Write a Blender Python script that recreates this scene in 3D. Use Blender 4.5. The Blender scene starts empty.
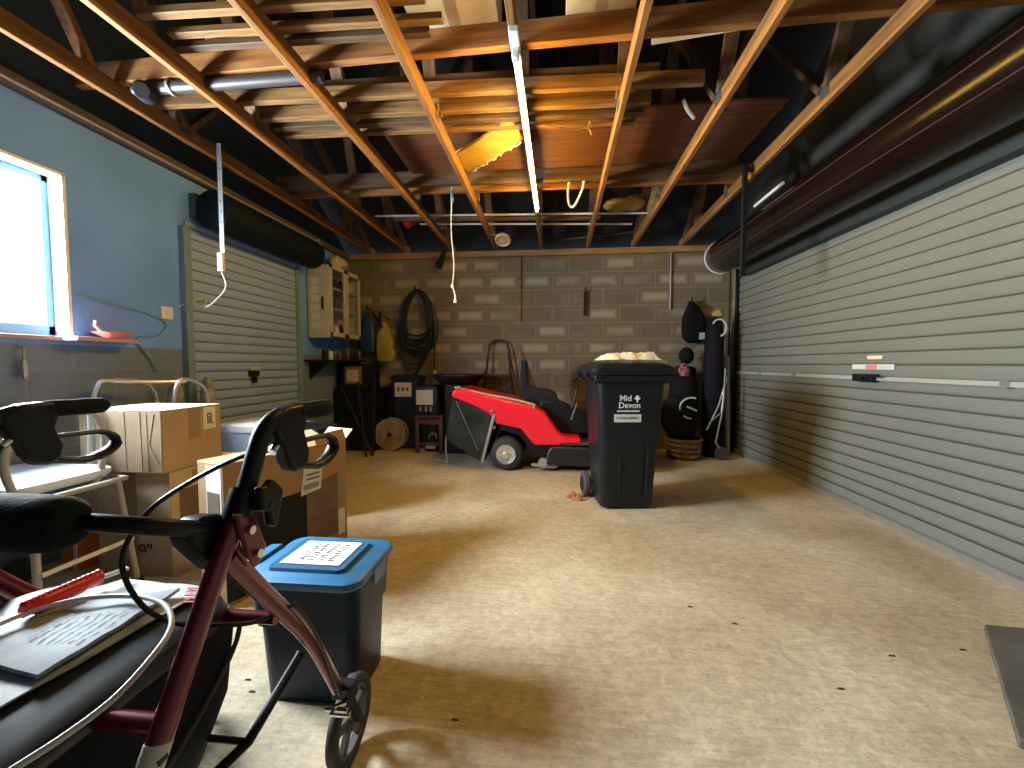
import bpy, math, random
from mathutils import Vector, Matrix
random.seed(7)
SC = bpy.context.scene
COL = SC.collection

# ------------------------------------------------------------------ camera
F = 400.0; VX, VY = 550.0, 364.0; EYE = 1.10
yaw = math.atan((VX-512)/F); pit = math.atan((384-VY)/math.hypot(F, VX-512))
FW = Vector((-math.sin(yaw)*math.cos(pit), math.cos(yaw)*math.cos(pit), -math.sin(pit)))
RT = Vector((math.cos(yaw), math.sin(yaw), 0)); UP = RT.cross(FW)
cam = bpy.data.cameras.new('camera'); cam.sensor_width = 36; cam.lens = 36*F/1024; cam.clip_start = 0.02
co = bpy.data.objects.new('camera', cam); COL.objects.link(co)
co.matrix_world = Matrix.Translation((0, 0, EYE)) @ Matrix((RT, UP, -FW)).transposed().to_4x4()
SC.camera = co
SC.view_settings.view_transform = 'Standard'; SC.view_settings.look = 'None'
SC.view_settings.gamma = 1; SC.view_settings.exposure = 0.08
SC.view_settings.use_curve_mapping = False

def at(px, py, X=None, Y=None, Z=None):
    r = FW + (px-512)/F*RT + (384-py)/F*UP
    t = X/r.x if X is not None else Y/r.y if Y is not None else (Z-EYE)/r.z
    return Vector((r.x*t, r.y*t, r.z*t+EYE))

# ------------------------------------------------------------------ world, daylight and added bounce fill
w = bpy.data.worlds.new('sky'); SC.world = w; w.use_nodes = True
bg = w.node_tree.nodes['Background']; bg.inputs[0].default_value = (0.80, 0.92, 1.0, 1); bg.inputs[1].default_value = 3.0
def area(name, loc, rot, sx, sy, power, col):
    l = bpy.data.lights.new(name, 'AREA'); l.shape = 'RECTANGLE'; l.size = sx; l.size_y = sy
    l.energy = power; l.color = col
    o = bpy.data.objects.new(name, l); COL.objects.link(o); o.location = loc; o.rotation_euler = rot
    return o
WIN_Y0, WIN_Y1, WIN_Z0, WIN_Z1 = 1.10, 2.07, 1.26, 2.17
area('window_daylight', (-3.16, (WIN_Y0+WIN_Y1)/2, 1.75), (0, math.radians(-90), 0), 1.0, 1.05, 620, (0.86, 0.95, 1.0))
area('ground_bounce_fill', (-4.0, 1.45, 0.75), (0, math.radians(-128), 0), 1.6, 2.0, 90, (0.95, 0.97, 1.0))  # added area light standing in for ground bounce, lifts the ceiling timbers

# ------------------------------------------------------------------ materials
MATS = {}
def mat(name, col, rough=0.6, metal=0.0, var=0.0, vscale=8, bump=0.0, bscale=60, spec=None, stretch=(1,1,1), col2=None, detail=4, contrast=(0.35, 0.65), coat=0):
    if name in MATS: return MATS[name]
    m = bpy.data.materials.new(name); m.use_nodes = True; MATS[name] = m
    nt = m.node_tree; b = nt.nodes['Principled BSDF']
    b.inputs['Base Color'].default_value = (*col, 1); b.inputs['Roughness'].default_value = rough; b.inputs['Metallic'].default_value = metal
    if spec is not None: b.inputs['Specular IOR Level'].default_value = spec
    if coat: b.inputs['Coat Weight'].default_value = coat
    tc = nt.nodes.new('ShaderNodeTexCoord'); mp = nt.nodes.new('ShaderNodeMapping')
    nt.links.new(tc.outputs['Object'], mp.inputs[0]); mp.inputs['Scale'].default_value = stretch
    if var or col2:
        n = nt.nodes.new('ShaderNodeTexNoise'); n.inputs['Scale'].default_value = vscale; n.inputs['Detail'].default_value = detail
        nt.links.new(mp.outputs[0], n.inputs['Vector'])
        r = nt.nodes.new('ShaderNodeValToRGB')
        c2 = col2 if col2 else tuple(c*(1-var) for c in col)
        r.color_ramp.elements[0].position = contrast[0]; r.color_ramp.elements[1].position = contrast[1]
        r.color_ramp.elements[0].color = (*c2, 1); r.color_ramp.elements[1].color = (*col, 1)
        nt.links.new(n.outputs['Fac'], r.inputs[0]); nt.links.new(r.outputs[0], b.inputs['Base Color'])
    if bump:
        n2 = nt.nodes.new('ShaderNodeTexNoise'); n2.inputs['Scale'].default_value = bscale; n2.inputs['Detail'].default_value = 3
        nt.links.new(mp.outputs[0], n2.inputs['Vector'])
        bp = nt.nodes.new('ShaderNodeBump'); bp.inputs['Strength'].default_value = bump; bp.inputs['Distance'].default_value = 0.01
        nt.links.new(n2.outputs['Fac'], bp.inputs['Height']); nt.links.new(bp.outputs[0], b.inputs['Normal'])
    return m

def wood(name, c1, c2, axis='X', rough=0.75):
    st = {'X': (1.2, 14, 14), 'Y': (14, 1.2, 14), 'Z': (14, 14, 1.2)}[axis]
    return mat(name, c1, rough, col2=c2, vscale=2.2, stretch=st, bump=0.25, bscale=6, detail=6)

def block_mat(name, plane, blk, mort, pale, mortar_w=0.011, patch=0.6, off=(0, 0)):
    m = bpy.data.materials.new(name); m.use_nodes = True; nt = m.node_tree; L = nt.links.new
    b = nt.nodes['Principled BSDF']; b.inputs['Roughness'].default_value = 0.92
    tc = nt.nodes.new('ShaderNodeTexCoord'); sp = nt.nodes.new('ShaderNodeSeparateXYZ'); cb = nt.nodes.new('ShaderNodeCombineXYZ')
    L(tc.outputs['Object'], sp.inputs[0]); L(sp.outputs[plane[0]], cb.inputs[0]); L(sp.outputs['Z'], cb.inputs[1])
    mp = nt.nodes.new('ShaderNodeMapping'); mp.inputs['Location'].default_value = (off[0], off[1], 0); L(cb.outputs[0], mp.inputs[0])
    def brick(ms, smooth):
        k = nt.nodes.new('ShaderNodeTexBrick'); k.offset = 0.5; k.inputs['Scale'].default_value = 1
        k.inputs['Brick Width'].default_value = 0.434; k.inputs['Row Height'].default_value = 0.217
        k.inputs['Mortar Size'].default_value = ms; k.inputs['Mortar Smooth'].default_value = smooth
        k.inputs['Bias'].default_value = 0
        k.inputs['Color1'].default_value = (0, 0, 0, 1); k.inputs['Color2'].default_value = (1, 1, 1, 1); k.inputs['Mortar'].default_value = (0.5, 0.5, 0.5, 1)
        L(mp.outputs[0], k.inputs['Vector']); return k
    k1 = brick(mortar_w, 0.15); k2 = brick(0.10, 1.0)
    n = nt.nodes.new('ShaderNodeTexNoise'); n.inputs['Scale'].default_value = 3.2; n.inputs['Detail'].default_value = 3; L(mp.outputs[0], n.inputs['Vector'])
    r = nt.nodes.new('ShaderNodeValToRGB'); r.color_ramp.elements[0].position = 0.46; r.color_ramp.elements[1].position = 0.66
    # pale dry centre of some blocks: per-block random * centre mask * noise
    inv = nt.nodes.new('ShaderNodeMath'); inv.operation = 'SUBTRACT'; inv.inputs[0].default_value = 1; L(k2.outputs['Fac'], inv.inputs[1])
    ad = nt.nodes.new('ShaderNodeMath'); ad.operation = 'ADD'; L(k2.outputs['Color'], ad.inputs[0]); L(n.outputs['Fac'], ad.inputs[1])
    hf = nt.nodes.new('ShaderNodeMath'); hf.operation = 'MULTIPLY'; hf.inputs[1].default_value = 0.55; L(ad.outputs[0], hf.inputs[0]); L(hf.outputs[0], r.inputs[0])
    mu = nt.nodes.new('ShaderNodeMath'); mu.operation = 'MULTIPLY'; pw = nt.nodes.new('ShaderNodeMath'); pw.operation = 'POWER'; pw.inputs[1].default_value = 1.5; L(inv.outputs[0], pw.inputs[0]); L(pw.outputs[0], mu.inputs[0]); L(r.outputs[0], mu.inputs[1])
    mu2 = nt.nodes.new('ShaderNodeMath'); mu2.operation = 'MULTIPLY'; mu2.inputs[1].default_value = patch; L(mu.outputs[0], mu2.inputs[0])
    n3 = nt.nodes.new('ShaderNodeTexNoise'); n3.inputs['Scale'].default_value = 70; n3.inputs['Detail'].default_value = 4; L(mp.outputs[0], n3.inputs['Vector'])
    base = nt.nodes.new('ShaderNodeMixRGB'); base.inputs[1].default_value = (*[c*0.72 for c in blk], 1); base.inputs[2].default_value = (*[c*1.25 for c in blk], 1); L(n3.outputs['Fac'], base.inputs[0])
    m1 = nt.nodes.new('ShaderNodeMixRGB'); L(mu2.outputs[0], m1.inputs[0]); L(base.outputs[0], m1.inputs[1]); m1.inputs[2].default_value = (*pale, 1)
    m2 = nt.nodes.new('ShaderNodeMixRGB'); L(k1.outputs['Fac'], m2.inputs[0]); L(m1.outputs[0], m2.inputs[1]); m2.inputs[2].default_value = (*mort, 1)
    L(m2.outputs[0], b.inputs['Base Color'])
    sb = nt.nodes.new('ShaderNodeMath'); sb.operation = 'SUBTRACT'; L(n3.outputs['Fac'], sb.inputs[0]); L(k1.outputs['Fac'], sb.inputs[1])
    bp = nt.nodes.new('ShaderNodeBump'); bp.inputs['Strength'].default_value = 0.5; bp.inputs['Distance'].default_value = 0.006; L(sb.outputs[0], bp.inputs['Height']); L(bp.outputs[0], b.inputs['Normal'])
    return m

def floor_mat():
    m = bpy.data.materials.new('brushed_concrete'); m.use_nodes = True; nt = m.node_tree; L = nt.links.new
    b = nt.nodes['Principled BSDF']; b.inputs['Roughness'].default_value = 0.62; b.inputs['Specular IOR Level'].default_value = 0.3
    tc = nt.nodes.new('ShaderNodeTexCoord')
    def noise(s, d=5, dist=0.0, st=None):
        n = nt.nodes.new('ShaderNodeTexNoise'); n.inputs['Scale'].default_value = s; n.inputs['Detail'].default_value = d; n.inputs['Distortion'].default_value = dist
        if st:
            mp = nt.nodes.new('ShaderNodeMapping'); mp.inputs['Scale'].default_value = st; mp.inputs['Rotation'].default_value = (0, 0, 0.5); L(tc.outputs['Object'], mp.inputs[0]); L(mp.outputs[0], n.inputs['Vector'])
        else: L(tc.outputs['Object'], n.inputs['Vector'])
        return n
    a = noise(1.3, 6, 0.6); f = noise(26, 6, 0.3); br = noise(9, 4, 0.8, (1, 9, 1)); sp = noise(160, 2)
    r = nt.nodes.new('ShaderNodeValToRGB'); r.color_ramp.elements[0].position = 0.32; r.color_ramp.elements[1].position = 0.68
    r.color_ramp.elements[0].color = (0.43, 0.345, 0.225, 1); r.color_ramp.elements[1].color = (0.64, 0.565, 0.41, 1); L(a.outputs['Fac'], r.inputs[0])
    def mul(prev, n, lo, hi, p0=0.35, p1=0.65):
        q = nt.nodes.new('ShaderNodeMapRange'); q.inputs['From Min'].default_value = p0; q.inputs['From Max'].default_value = p1
        q.inputs['To Min'].default_value = lo; q.inputs['To Max'].default_value = hi; L(n.outputs['Fac'], q.inputs['Value'])
        mm = nt.nodes.new('ShaderNodeMixRGB'); mm.blend_type = 'MULTIPLY'; mm.inputs[0].default_value = 1; L(prev, mm.inputs[1]); L(q.outputs[0], mm.inputs[2]); return mm.outputs[0]
    g2 = noise(75, 4, 0.2); c = mul(r.outputs[0], f, 0.86, 1.07); c = mul(c, br, 0.86, 1.06); c = mul(c, g2, 0.90, 1.06); c = mul(c, sp, 0.45, 1.0, 0.27, 0.37)
    L(c, b.inputs['Base Color'])
    ad = nt.nodes.new('ShaderNodeMath'); ad.operation = 'ADD'; L(f.outputs['Fac'], ad.inputs[0]); L(br.outputs['Fac'], ad.inputs[1])
    bp = nt.nodes.new('ShaderNodeBump'); bp.inputs['Strength'].default_value = 0.5; bp.inputs['Distance'].default_value = 0.008; L(ad.outputs[0], bp.inputs['Height']); L(bp.outputs[0], b.inputs['Normal'])
    return m

def emit(name, col, s):
    m = bpy.data.materials.new(name); m.use_nodes = True; b = m.node_tree.nodes['Principled BSDF']
    b.inputs['Base Color'].default_value = (0.9, 0.9, 0.85, 1); b.inputs['Emission Color'].default_value = (*col, 1); b.inputs['Emission Strength'].default_value = s
    return m

M = dict(
 floor=floor_mat(),
 back=block_mat('grey_blockwork', 'X', (0.145, 0.118, 0.080), (0.19, 0.165, 0.115), (0.42, 0.38, 0.29), off=(-0.025, -0.119)),
 side=block_mat('dark_blockwork', 'Y', (0.15, 0.20, 0.31), (0.18, 0.23, 0.34), (0.18, 0.23, 0.33), patch=0.3, off=(0.1, 0.015)),
 blue=mat('blue_flare_wall', (0.15, 0.36, 1.0), 0.7, var=0.18, vscale=1.6, bump=0.3, bscale=45),  # blue wall tone, with lens-flare haze put into the base colour
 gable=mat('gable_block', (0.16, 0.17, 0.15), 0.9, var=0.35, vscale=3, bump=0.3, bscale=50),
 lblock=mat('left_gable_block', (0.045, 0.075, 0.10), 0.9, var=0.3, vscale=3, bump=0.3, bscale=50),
 felt=mat('roof_felt', (0.012, 0.014, 0.015), 0.9, var=0.4, vscale=4),
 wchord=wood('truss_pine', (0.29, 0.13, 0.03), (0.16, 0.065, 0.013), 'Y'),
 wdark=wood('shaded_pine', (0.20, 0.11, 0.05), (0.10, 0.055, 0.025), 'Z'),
 wor=wood('orange_pine', (0.36, 0.16, 0.04), (0.20, 0.075, 0.016), 'X'),
 wpale=wood('pale_pine', (0.30, 0.155, 0.045), (0.12, 0.06, 0.016), 'X'),
 wgrey=wood('grey_old_pine', (0.13, 0.075, 0.03), (0.05, 0.028, 0.012), 'X'),
 ply=wood('red_brown_ply', (0.13, 0.045, 0.016), (0.07, 0.022, 0.008), 'X'),
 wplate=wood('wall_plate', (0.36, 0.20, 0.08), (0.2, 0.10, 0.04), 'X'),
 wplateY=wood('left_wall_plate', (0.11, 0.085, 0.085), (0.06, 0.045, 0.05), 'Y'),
 slatR=mat('grey_green_door', (0.175, 0.185, 0.165), 0.5, var=0.06, vscale=2),
 slatL=mat('cream_door_left', (0.29, 0.40, 0.72), 0.5, var=0.08, vscale=2),
 galv=mat('galvanised_steel', (0.55, 0.56, 0.55), 0.35, 0.8, var=0.15, vscale=20),
 alu=mat('brushed_aluminium', (0.72, 0.73, 0.74), 0.32, 0.85),
 chrome=mat('chrome', (0.8, 0.8, 0.8), 0.12, 1.0),
 gpaint=mat('grey_enamel', (0.36, 0.37, 0.36), 0.4),
 wpl=mat('white_plastic', (0.68, 0.71, 0.72), 0.35),
 white=mat('white_paint', (0.82, 0.82, 0.80), 0.6, var=0.08, vscale=12, bump=0.2),
 paper=mat('paper', (0.62, 0.62, 0.59), 0.8, var=0.06, vscale=15),
 cream=mat('cream_paper', (0.60, 0.52, 0.40), 0.8, var=0.3, vscale=18),
 ink=mat('dark_ink', (0.05, 0.05, 0.06), 0.7),
 redink=mat('red_ink', (0.60, 0.06, 0.07), 0.6),
 black=mat('black_plastic', (0.006, 0.009, 0.011), 0.4, spec=.3),
 blackm=mat('black_metal', (0.008, 0.008, 0.010), 0.45, spec=.25),
 rubber=mat('rubber', (0.010, 0.010, 0.011), 0.75, spec=.25),
 grub=mat('grey_rubber', (0.05, 0.052, 0.055), 0.7, spec=.3),
 binpl=mat('bin_plastic', (0.006, 0.010, 0.013), 0.36, spec=.32, var=0.2, vscale=6, bump=0.1, bscale=90),
 foam=mat('black_foam', (0.007, 0.010, 0.012), 0.85, spec=.2, bump=0.2, bscale=120),
 fab=mat('black_fabric', (0.005, 0.006, 0.008), 0.85, spec=.15, var=0.25, vscale=10, bump=0.4, bscale=30),
 navy=mat('navy_fabric', (0.006, 0.008, 0.014), 0.8, spec=.15, var=0.3, vscale=8, bump=0.5, bscale=20),
 vinyl=mat('black_vinyl', (0.009, 0.012, 0.015), 0.42, spec=.3),
 mred=mat('mower_red', (0.80, 0.012, 0.03), 0.32, coat=0.3),
 wine=mat('wine_red_enamel', (0.15, 0.007, 0.024), 0.28, 0.3, coat=0.4),
 mesh=mat('grass_bag_mesh', (0.045, 0.05, 0.035), 0.8, spec=.2, vscale=3.5, bump=0.4, bscale=300, col2=(0.012, 0.014, 0.015)),
 tyre=mat('tyre', (0.025, 0.028, 0.03), 0.75, bump=0.3, bscale=80),
 card=mat('cardboard', (0.40, 0.29, 0.18), 0.85, var=0.12, vscale=5, bump=0.15, bscale=40),
 cardp=mat('pale_cardboard', (0.46, 0.38, 0.26), 0.85, var=0.1, vscale=5, bump=0.15, bscale=40),
 cardo=mat('brown_cardboard', (0.34, 0.20, 0.09), 0.85, var=0.12, vscale=4, bump=0.15, bscale=40),
 tape=mat('brown_tape', (0.26, 0.19, 0.13), 0.35),
 cprint=mat('printed_dark_card', (0.010, 0.012, 0.014), 0.6, spec=.2),
 cbrown=mat('printed_brown_card', (0.17, 0.12, 0.08), 0.65, var=0.3, vscale=9),
 crate=mat('navy_crate_plastic', (0.003, 0.016, 0.042), 0.42, spec=.25, bump=0.1, bscale=60),
 lid=mat('blue_lid_plastic', (0.03, 0.17, 0.38), 0.38, var=0.15, vscale=9),
 lidd=mat('dark_blue_plastic', (0.02, 0.10, 0.20), 0.45),
 orange=mat('orange_plastic', (0.80, 0.20, 0.03), 0.6, var=0.25, vscale=9),
 redp=mat('red_plastic', (0.72, 0.01, 0.02), 0.35),
 bagblue=mat('blue_bag', (0.01, 0.06, 0.18), 0.5, var=0.3, vscale=9),
 bagyel=mat('yellow_bag', (0.35, 0.27, 0.02), 0.55, var=0.3, vscale=9),
 hose=mat('green_hose', (0.005, 0.013, 0.010), 0.4, spec=.3),
 rust=mat('rusty_steel', (0.075, 0.035, 0.022), 0.8, 0.2, var=0.5, vscale=18, bump=0.4),
 chip=mat('chipboard', (0.34, 0.25, 0.13), 0.85, var=0.45, vscale=9, bump=0.2),
 drum=mat('brown_drum_paint', (0.009, 0.0045, 0.0038), 0.22, spec=.35, var=0.4, vscale=5, stretch=(1, 0.3, 3)),
 drumL=mat('dark_blue_drum', (0.004, 0.009, 0.017), 0.7, spec=.15),
 yfoam=mat('yellow_foam', (0.50, 0.32, 0.04), 0.85, var=0.25, vscale=6, bump=0.6, bscale=20),
 tan=mat('tan_sacking', (0.45, 0.33, 0.12), 0.9, var=0.3, vscale=6, bump=0.5, bscale=25),
 rope=mat('pale_cord', (0.62, 0.66, 0.60), 0.8),
 wicker=mat('wicker', (0.20, 0.16, 0.08), 0.85, var=0.5, vscale=20, bump=0.6, bscale=60),
 rubbermat=mat('ramp_board', (0.13, 0.12, 0.105), 0.7, var=0.35, vscale=7, bump=0.3),
 steel=mat('grey_steel', (0.36, 0.37, 0.38), 0.4, 0.6),
 jar=mat('jar_contents', (0.07, 0.065, 0.06), 0.3, var=0.5, vscale=30),
 brown=mat('red_brown_wood', (0.09, 0.03, 0.02), 0.5, var=0.3, vscale=8),
 leaf=mat('dry_leaf', (0.42, 0.17, 0.08), 0.8, var=0.4, vscale=20),
 cooler=mat('pale_blue_plastic', (0.42, 0.55, 0.66), 0.45),
 tubew=emit('fluorescent_tube', (1.0, 0.58, 0.10), 190),
)
gm = bpy.data.materials.new('window_glass'); gm.use_nodes = True; nt = gm.node_tree
nt.nodes.remove(nt.nodes['Principled BSDF']); tr = nt.nodes.new('ShaderNodeBsdfTransparent'); gl = nt.nodes.new('ShaderNodeBsdfGlossy'); gl.inputs['Roughness'].default_value = 0.03
mx = nt.nodes.new('ShaderNodeMixShader'); mx.inputs[0].default_value = 0.06; nt.links.new(tr.outputs[0], mx.inputs[1]); nt.links.new(gl.outputs[0], mx.inputs[2]); nt.links.new(mx.outputs[0], nt.nodes['Material Output'].inputs[0]); M['glass'] = gm
M['jarglass'] = gm

# ------------------------------------------------------------------ mesh helpers
FR = {}
def catmull(P, n=6, closed=False):
    P = [Vector(p) for p in P]; out = []; N = len(P)
    rng = range(N) if closed else range(N-1)
    for i in rng:
        p1, p2 = P[i], P[(i+1) % N]
        p0 = P[i-1] if (closed or i > 0) else p1*2-p2
        p3 = P[(i+2) % N] if (closed or i+2 < N) else p2*2-p1
        for k in range(n):
            t = k/n
            out.append(0.5*((2*p1)+(p2-p0)*t+(2*p0-5*p1+4*p2-p3)*t*t+(3*p1-p0-3*p2+p3)*t**3))
    if not closed: out.append(P[-1])
    return out
class MB:
    def __init__(s): s.v = []; s.f = []; s.loc = None
    def add(s, vs, fs):
        n = len(s.v); s.v += [Vector(v) for v in vs]; s.f += [tuple(i+n for i in f) for f in fs]; return s
    def hexa(s, c):
        return s.add(c, [(0, 3, 2, 1), (4, 5, 6, 7), (0, 1, 5, 4), (1, 2, 6, 5), (2, 3, 7, 6), (3, 0, 4, 7)])
    def box(s, x0, x1, y0, y1, z0, z1):
        return s.hexa([(x0, y0, z0), (x1, y0, z0), (x1, y1, z0), (x0, y1, z0), (x0, y0, z1), (x1, y0, z1), (x1, y1, z1), (x0, y1, z1)])
    def obox(s, c, sz, rot=None):
        R = rot if rot is not None else Matrix.Identity(3); c = Vector(c); a, b, d = [q/2 for q in sz]
        return s.hexa([c+R@Vector(p) for p in [(-a, -b, -d), (a, -b, -d), (a, b, -d), (-a, b, -d), (-a, -b, d), (a, -b, d), (a, b, d), (-a, b, d)]])
    def beam(s, p0, p1, w, h, up=(0, 0, 1)):
        p0, p1 = Vector(p0), Vector(p1); d = (p1-p0).normalized(); sd = d.cross(Vector(up))
        sd = sd.normalized() if sd.length > 1e-4 else Vector((1, 0, 0)); u = sd.cross(d)
        q = lambda p, a, b: p+sd*a*w/2+u*b*h/2
        return s.hexa([q(p0, -1, -1), q(p0, 1, -1), q(p1, 1, -1), q(p1, -1, -1), q(p0, -1, 1), q(p0, 1, 1), q(p1, 1, 1), q(p1, -1, 1)])
    def tube(s, P, r, seg=10, closed=False, smooth=0, flat=1.0, up=None):
        P = catmull(P, smooth, closed) if smooth else [Vector(p) for p in P]; N = len(P)
        rs = r if isinstance(r, (list, tuple)) else None
        vs = []; u = None
        for i in range(N):
            a = P[i-1] if (i > 0 or closed) else P[i]; b = P[(i+1) % N] if (i < N-1 or closed) else P[i]
            t = (b-a).normalized()
            if u is None: u = (Vector(up) if up else (Vector((0, 0, 1)) if abs(t.z) < 0.9 else Vector((1, 0, 0))))
            u = (u-t*u.dot(t)).normalized(); v = t.cross(u)
            rr = rs[min(len(rs)-1, int(i*len(rs)/N))] if rs else r
            for k in range(seg):
                an = 2*math.pi*k/seg; vs.append(P[i]+u*math.cos(an)*rr+v*math.sin(an)*rr*flat)
        fs = [(i*seg+k, i*seg+(k+1) % seg, ((i+1) % N)*seg+(k+1) % seg, ((i+1) % N)*seg+k) for i in range(N if closed else N-1) for k in range(seg)]
        if not closed: fs += [tuple(range(seg))[::-1], tuple((N-1)*seg+k for k in range(seg))]
        return s.add(vs, fs)
    def cyl(s, p0, p1, r0, r1=None, seg=20):
        p0, p1 = Vector(p0), Vector(p1); t = (p1-p0).normalized(); u = Vector((0, 0, 1)) if abs(t.z) < 0.9 else Vector((1, 0, 0)); u = (u-t*u.dot(t)).normalized(); v = t.cross(u)
        r1 = r0 if r1 is None else r1
        vs = [p+(u*math.cos(2*math.pi*k/seg)+v*math.sin(2*math.pi*k/seg))*r for p, r in ((p0, r0), (p1, r1)) for k in range(seg)]
        fs = [(k, (k+1) % seg, seg+(k+1) % seg, seg+k) for k in range(seg)]+[tuple(range(seg))[::-1], tuple(range(seg, 2*seg))]
        return s.add(vs, fs)
    def lathe(s, prof, c, axis=(0, 0, 1), seg=28, ring=False):
        if ring: prof = list(prof)+[prof[0]]
        c = Vector(c); t = Vector(axis).normalized(); u = Vector((0, 0, 1)) if abs(t.z) < 0.9 else Vector((1, 0, 0)); u = (u-t*u.dot(t)).normalized(); v = t.cross(u)
        vs = [c+t*h+(u*math.cos(2*math.pi*k/seg)+v*math.sin(2*math.pi*k/seg))*max(r, 1e-4) for r, h in prof for k in range(seg)]
        n = len(prof)
        fs = [(i*seg+k, i*seg+(k+1) % seg, (i+1)*seg+(k+1) % seg, (i+1)*seg+k) for i in range(n-1) for k in range(seg)]
        if not ring: fs += [tuple(range(seg))[::-1], tuple((n-1)*seg+k for k in range(seg))]
        return s.add(vs, fs)
    def prism(s, poly, axis, a0, a1, shrink=None):
        n = len(poly); mk = {'X': lambda p, a: (a, p[0], p[1]), 'Y': lambda p, a: (p[0], a, p[1]), 'Z': lambda p, a: (p[0], p[1], a)}[axis]
        vs = [mk(p, a0) for p in poly]+[mk(p, a1) for p in poly]
        return s.add(vs, [tuple(range(n)), tuple(range(n, 2*n))[::-1]]+[(i, n+i, n+(i+1) % n, (i+1) % n) for i in range(n)])
    def loft(s, secs, k=6):
        # secs: (cx, cy, w, d, r, z)
        rings = []
        for cx, cy, w_, d_, r, z in secs:
            r = min(r, w_/2-1e-3, d_/2-1e-3); ring = []
            for qx, qy, a0 in ((1, 1, 0), (-1, 1, 90), (-1, -1, 180), (1, -1, 270)):
                for j in range(k+1):
                    a = math.radians(a0+90*j/k); ring.append((cx+qx*(w_/2-r)+r*math.cos(a), cy+qy*(d_/2-r)+r*math.sin(a), z))
            rings.append(ring)
        n = len(rings[0]); vs = [p for r_ in rings for p in r_]
        fs = [(i*n+j, i*n+(j+1) % n, (i+1)*n+(j+1) % n, (i+1)*n+j) for i in range(len(rings)-1) for j in range(n)]
        fs += [tuple(range(n))[::-1], tuple((len(rings)-1)*n+j for j in range(n))]
        return s.add(vs, fs)
    def ball(s, c, rx, ry, rz, seg=16, rings=10, jit=0.0, seed=1):
        R = random.Random(seed); c = Vector(c); vs = [c+Vector((0, 0, -rz))]
        for i in range(1, rings):
            th = math.pi*i/rings
            for k in range(seg):
                q = 1+R.uniform(-jit, jit); ph = 2*math.pi*k/seg
                vs.append(c+Vector((rx*math.sin(th)*math.cos(ph)*q, ry*math.sin(th)*math.sin(ph)*q, -rz*math.cos(th)*q)))
        vs.append(c+Vector((0, 0, rz))); T_ = len(vs)-1
        fs = [(0, 1+(k+1) % seg, 1+k) for k in range(seg)]+[(T_, 1+(rings-2)*seg+k, 1+(rings-2)*seg+(k+1) % seg) for k in range(seg)]
        fs += [(1+i*seg+k, 1+i*seg+(k+1) % seg, 1+(i+1)*seg+(k+1) % seg, 1+(i+1)*seg+k) for i in range(rings-2) for k in range(seg)]
        return s.add(vs, fs)
    def sheet(s, grid, th=0.002, n=(0, 0, 1)):
        # grid: rows of points, given thickness along n
        R, C_ = len(grid), len(grid[0]); n = Vector(n)*th
        top = [Vector(p)+n for r in grid for p in r]; bot = [Vector(p) for r in grid for p in r]; N = R*C_
        fs = []
        for i in range(R-1):
            for j in range(C_-1):
                a, b, c, d = i*C_+j, i*C_+j+1, (i+1)*C_+j+1, (i+1)*C_+j
                fs += [(a, b, c, d), (N+d, N+c, N+b, N+a)]
        edge = [(0*C_+j) for j in range(C_)]+[i*C_+C_-1 for i in range(1, R)]+[(R-1)*C_+j for j in range(C_-2, -1, -1)]+[i*C_ for i in range(R-2, 0, -1)]
        for i in range(len(edge)):
            a, b = edge[i], edge[(i+1) % len(edge)]; fs.append((b, a, N+a, N+b))
        return s.add(top+bot, fs)
    def quadsheet(s, a, b, c, d, th=0.002, n=(0, 0, 1), nu=1, nv=1, wob=0, seed=0):
        R = random.Random(seed); a, b, c, d = map(Vector, (a, b, c, d)); nn = Vector(n)
        g = [[a.lerp(b, i/nu).lerp(d.lerp(c, i/nu), j/nv)+nn*R.uniform(0, wob) for i in range(nu+1)] for j in range(nv+1)]
        return s.sheet(g, th, n)
    def build(s, name, m, parent=None, bevel=0, local=False, sub=0, seg=2, solid=0):
        me = bpy.data.meshes.new(name)
        vs = s.v; o = bpy.data.objects.new(name, me)
        if parent is not None:
            fr = FR[parent.name]; inv = fr.inverted()
            if not local: vs = [inv@v for v in vs]
            o.parent = parent; FR_ = fr
        else:
            lo = s.loc or Vector((sum(v.x for v in vs)/len(vs), sum(v.y for v in vs)/len(vs), min(v.z for v in vs)))
            lo = Vector(lo); vs = [v-lo for v in vs]; o.location = lo; FR_ = Matrix.Translation(lo)
        me.from_pydata([tuple(v) for v in vs], [], s.f); me.validate()
        import bmesh
        b = bmesh.new(); b.from_mesh(me); bmesh.ops.recalc_face_normals(b, faces=b.faces); b.to_mesh(me); b.free()
        for p in me.polygons: p.use_smooth = True
        me.set_sharp_from_angle(angle=math.radians(38))
        me.materials.append(M[m] if isinstance(m, str) else m)
        COL.objects.link(o); FR[o.name] = FR_
        if bevel:
            md = o.modifiers.new('bevel', 'BEVEL'); md.width = bevel; md.segments = seg; md.limit_method = 'ANGLE'; md.angle_limit = math.radians(38)
        if sub:
            md = o.modifiers.new('sub', 'SUBSURF'); md.levels = sub; md.render_levels = sub
        return o
def tag(o, label=None, cat=None, group=None, kind=None):
    for k, v in (('label', label), ('category', cat), ('group', group), ('kind', kind)):
        if v: o[k] = v
    return o
def thing(name, label, cat, loc, rz=0, group=None):
    o = bpy.data.objects.new(name, None); COL.objects.link(o); o.location = loc; o.rotation_euler = (0, 0, rz); o.empty_display_size = 0.1
    FR[o.name] = Matrix.Translation(loc) @ Matrix.Rotation(rz, 4, 'Z')
    return tag(o, label, cat, group)
def struct(o): o['kind'] = 'structure'; return o
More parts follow.
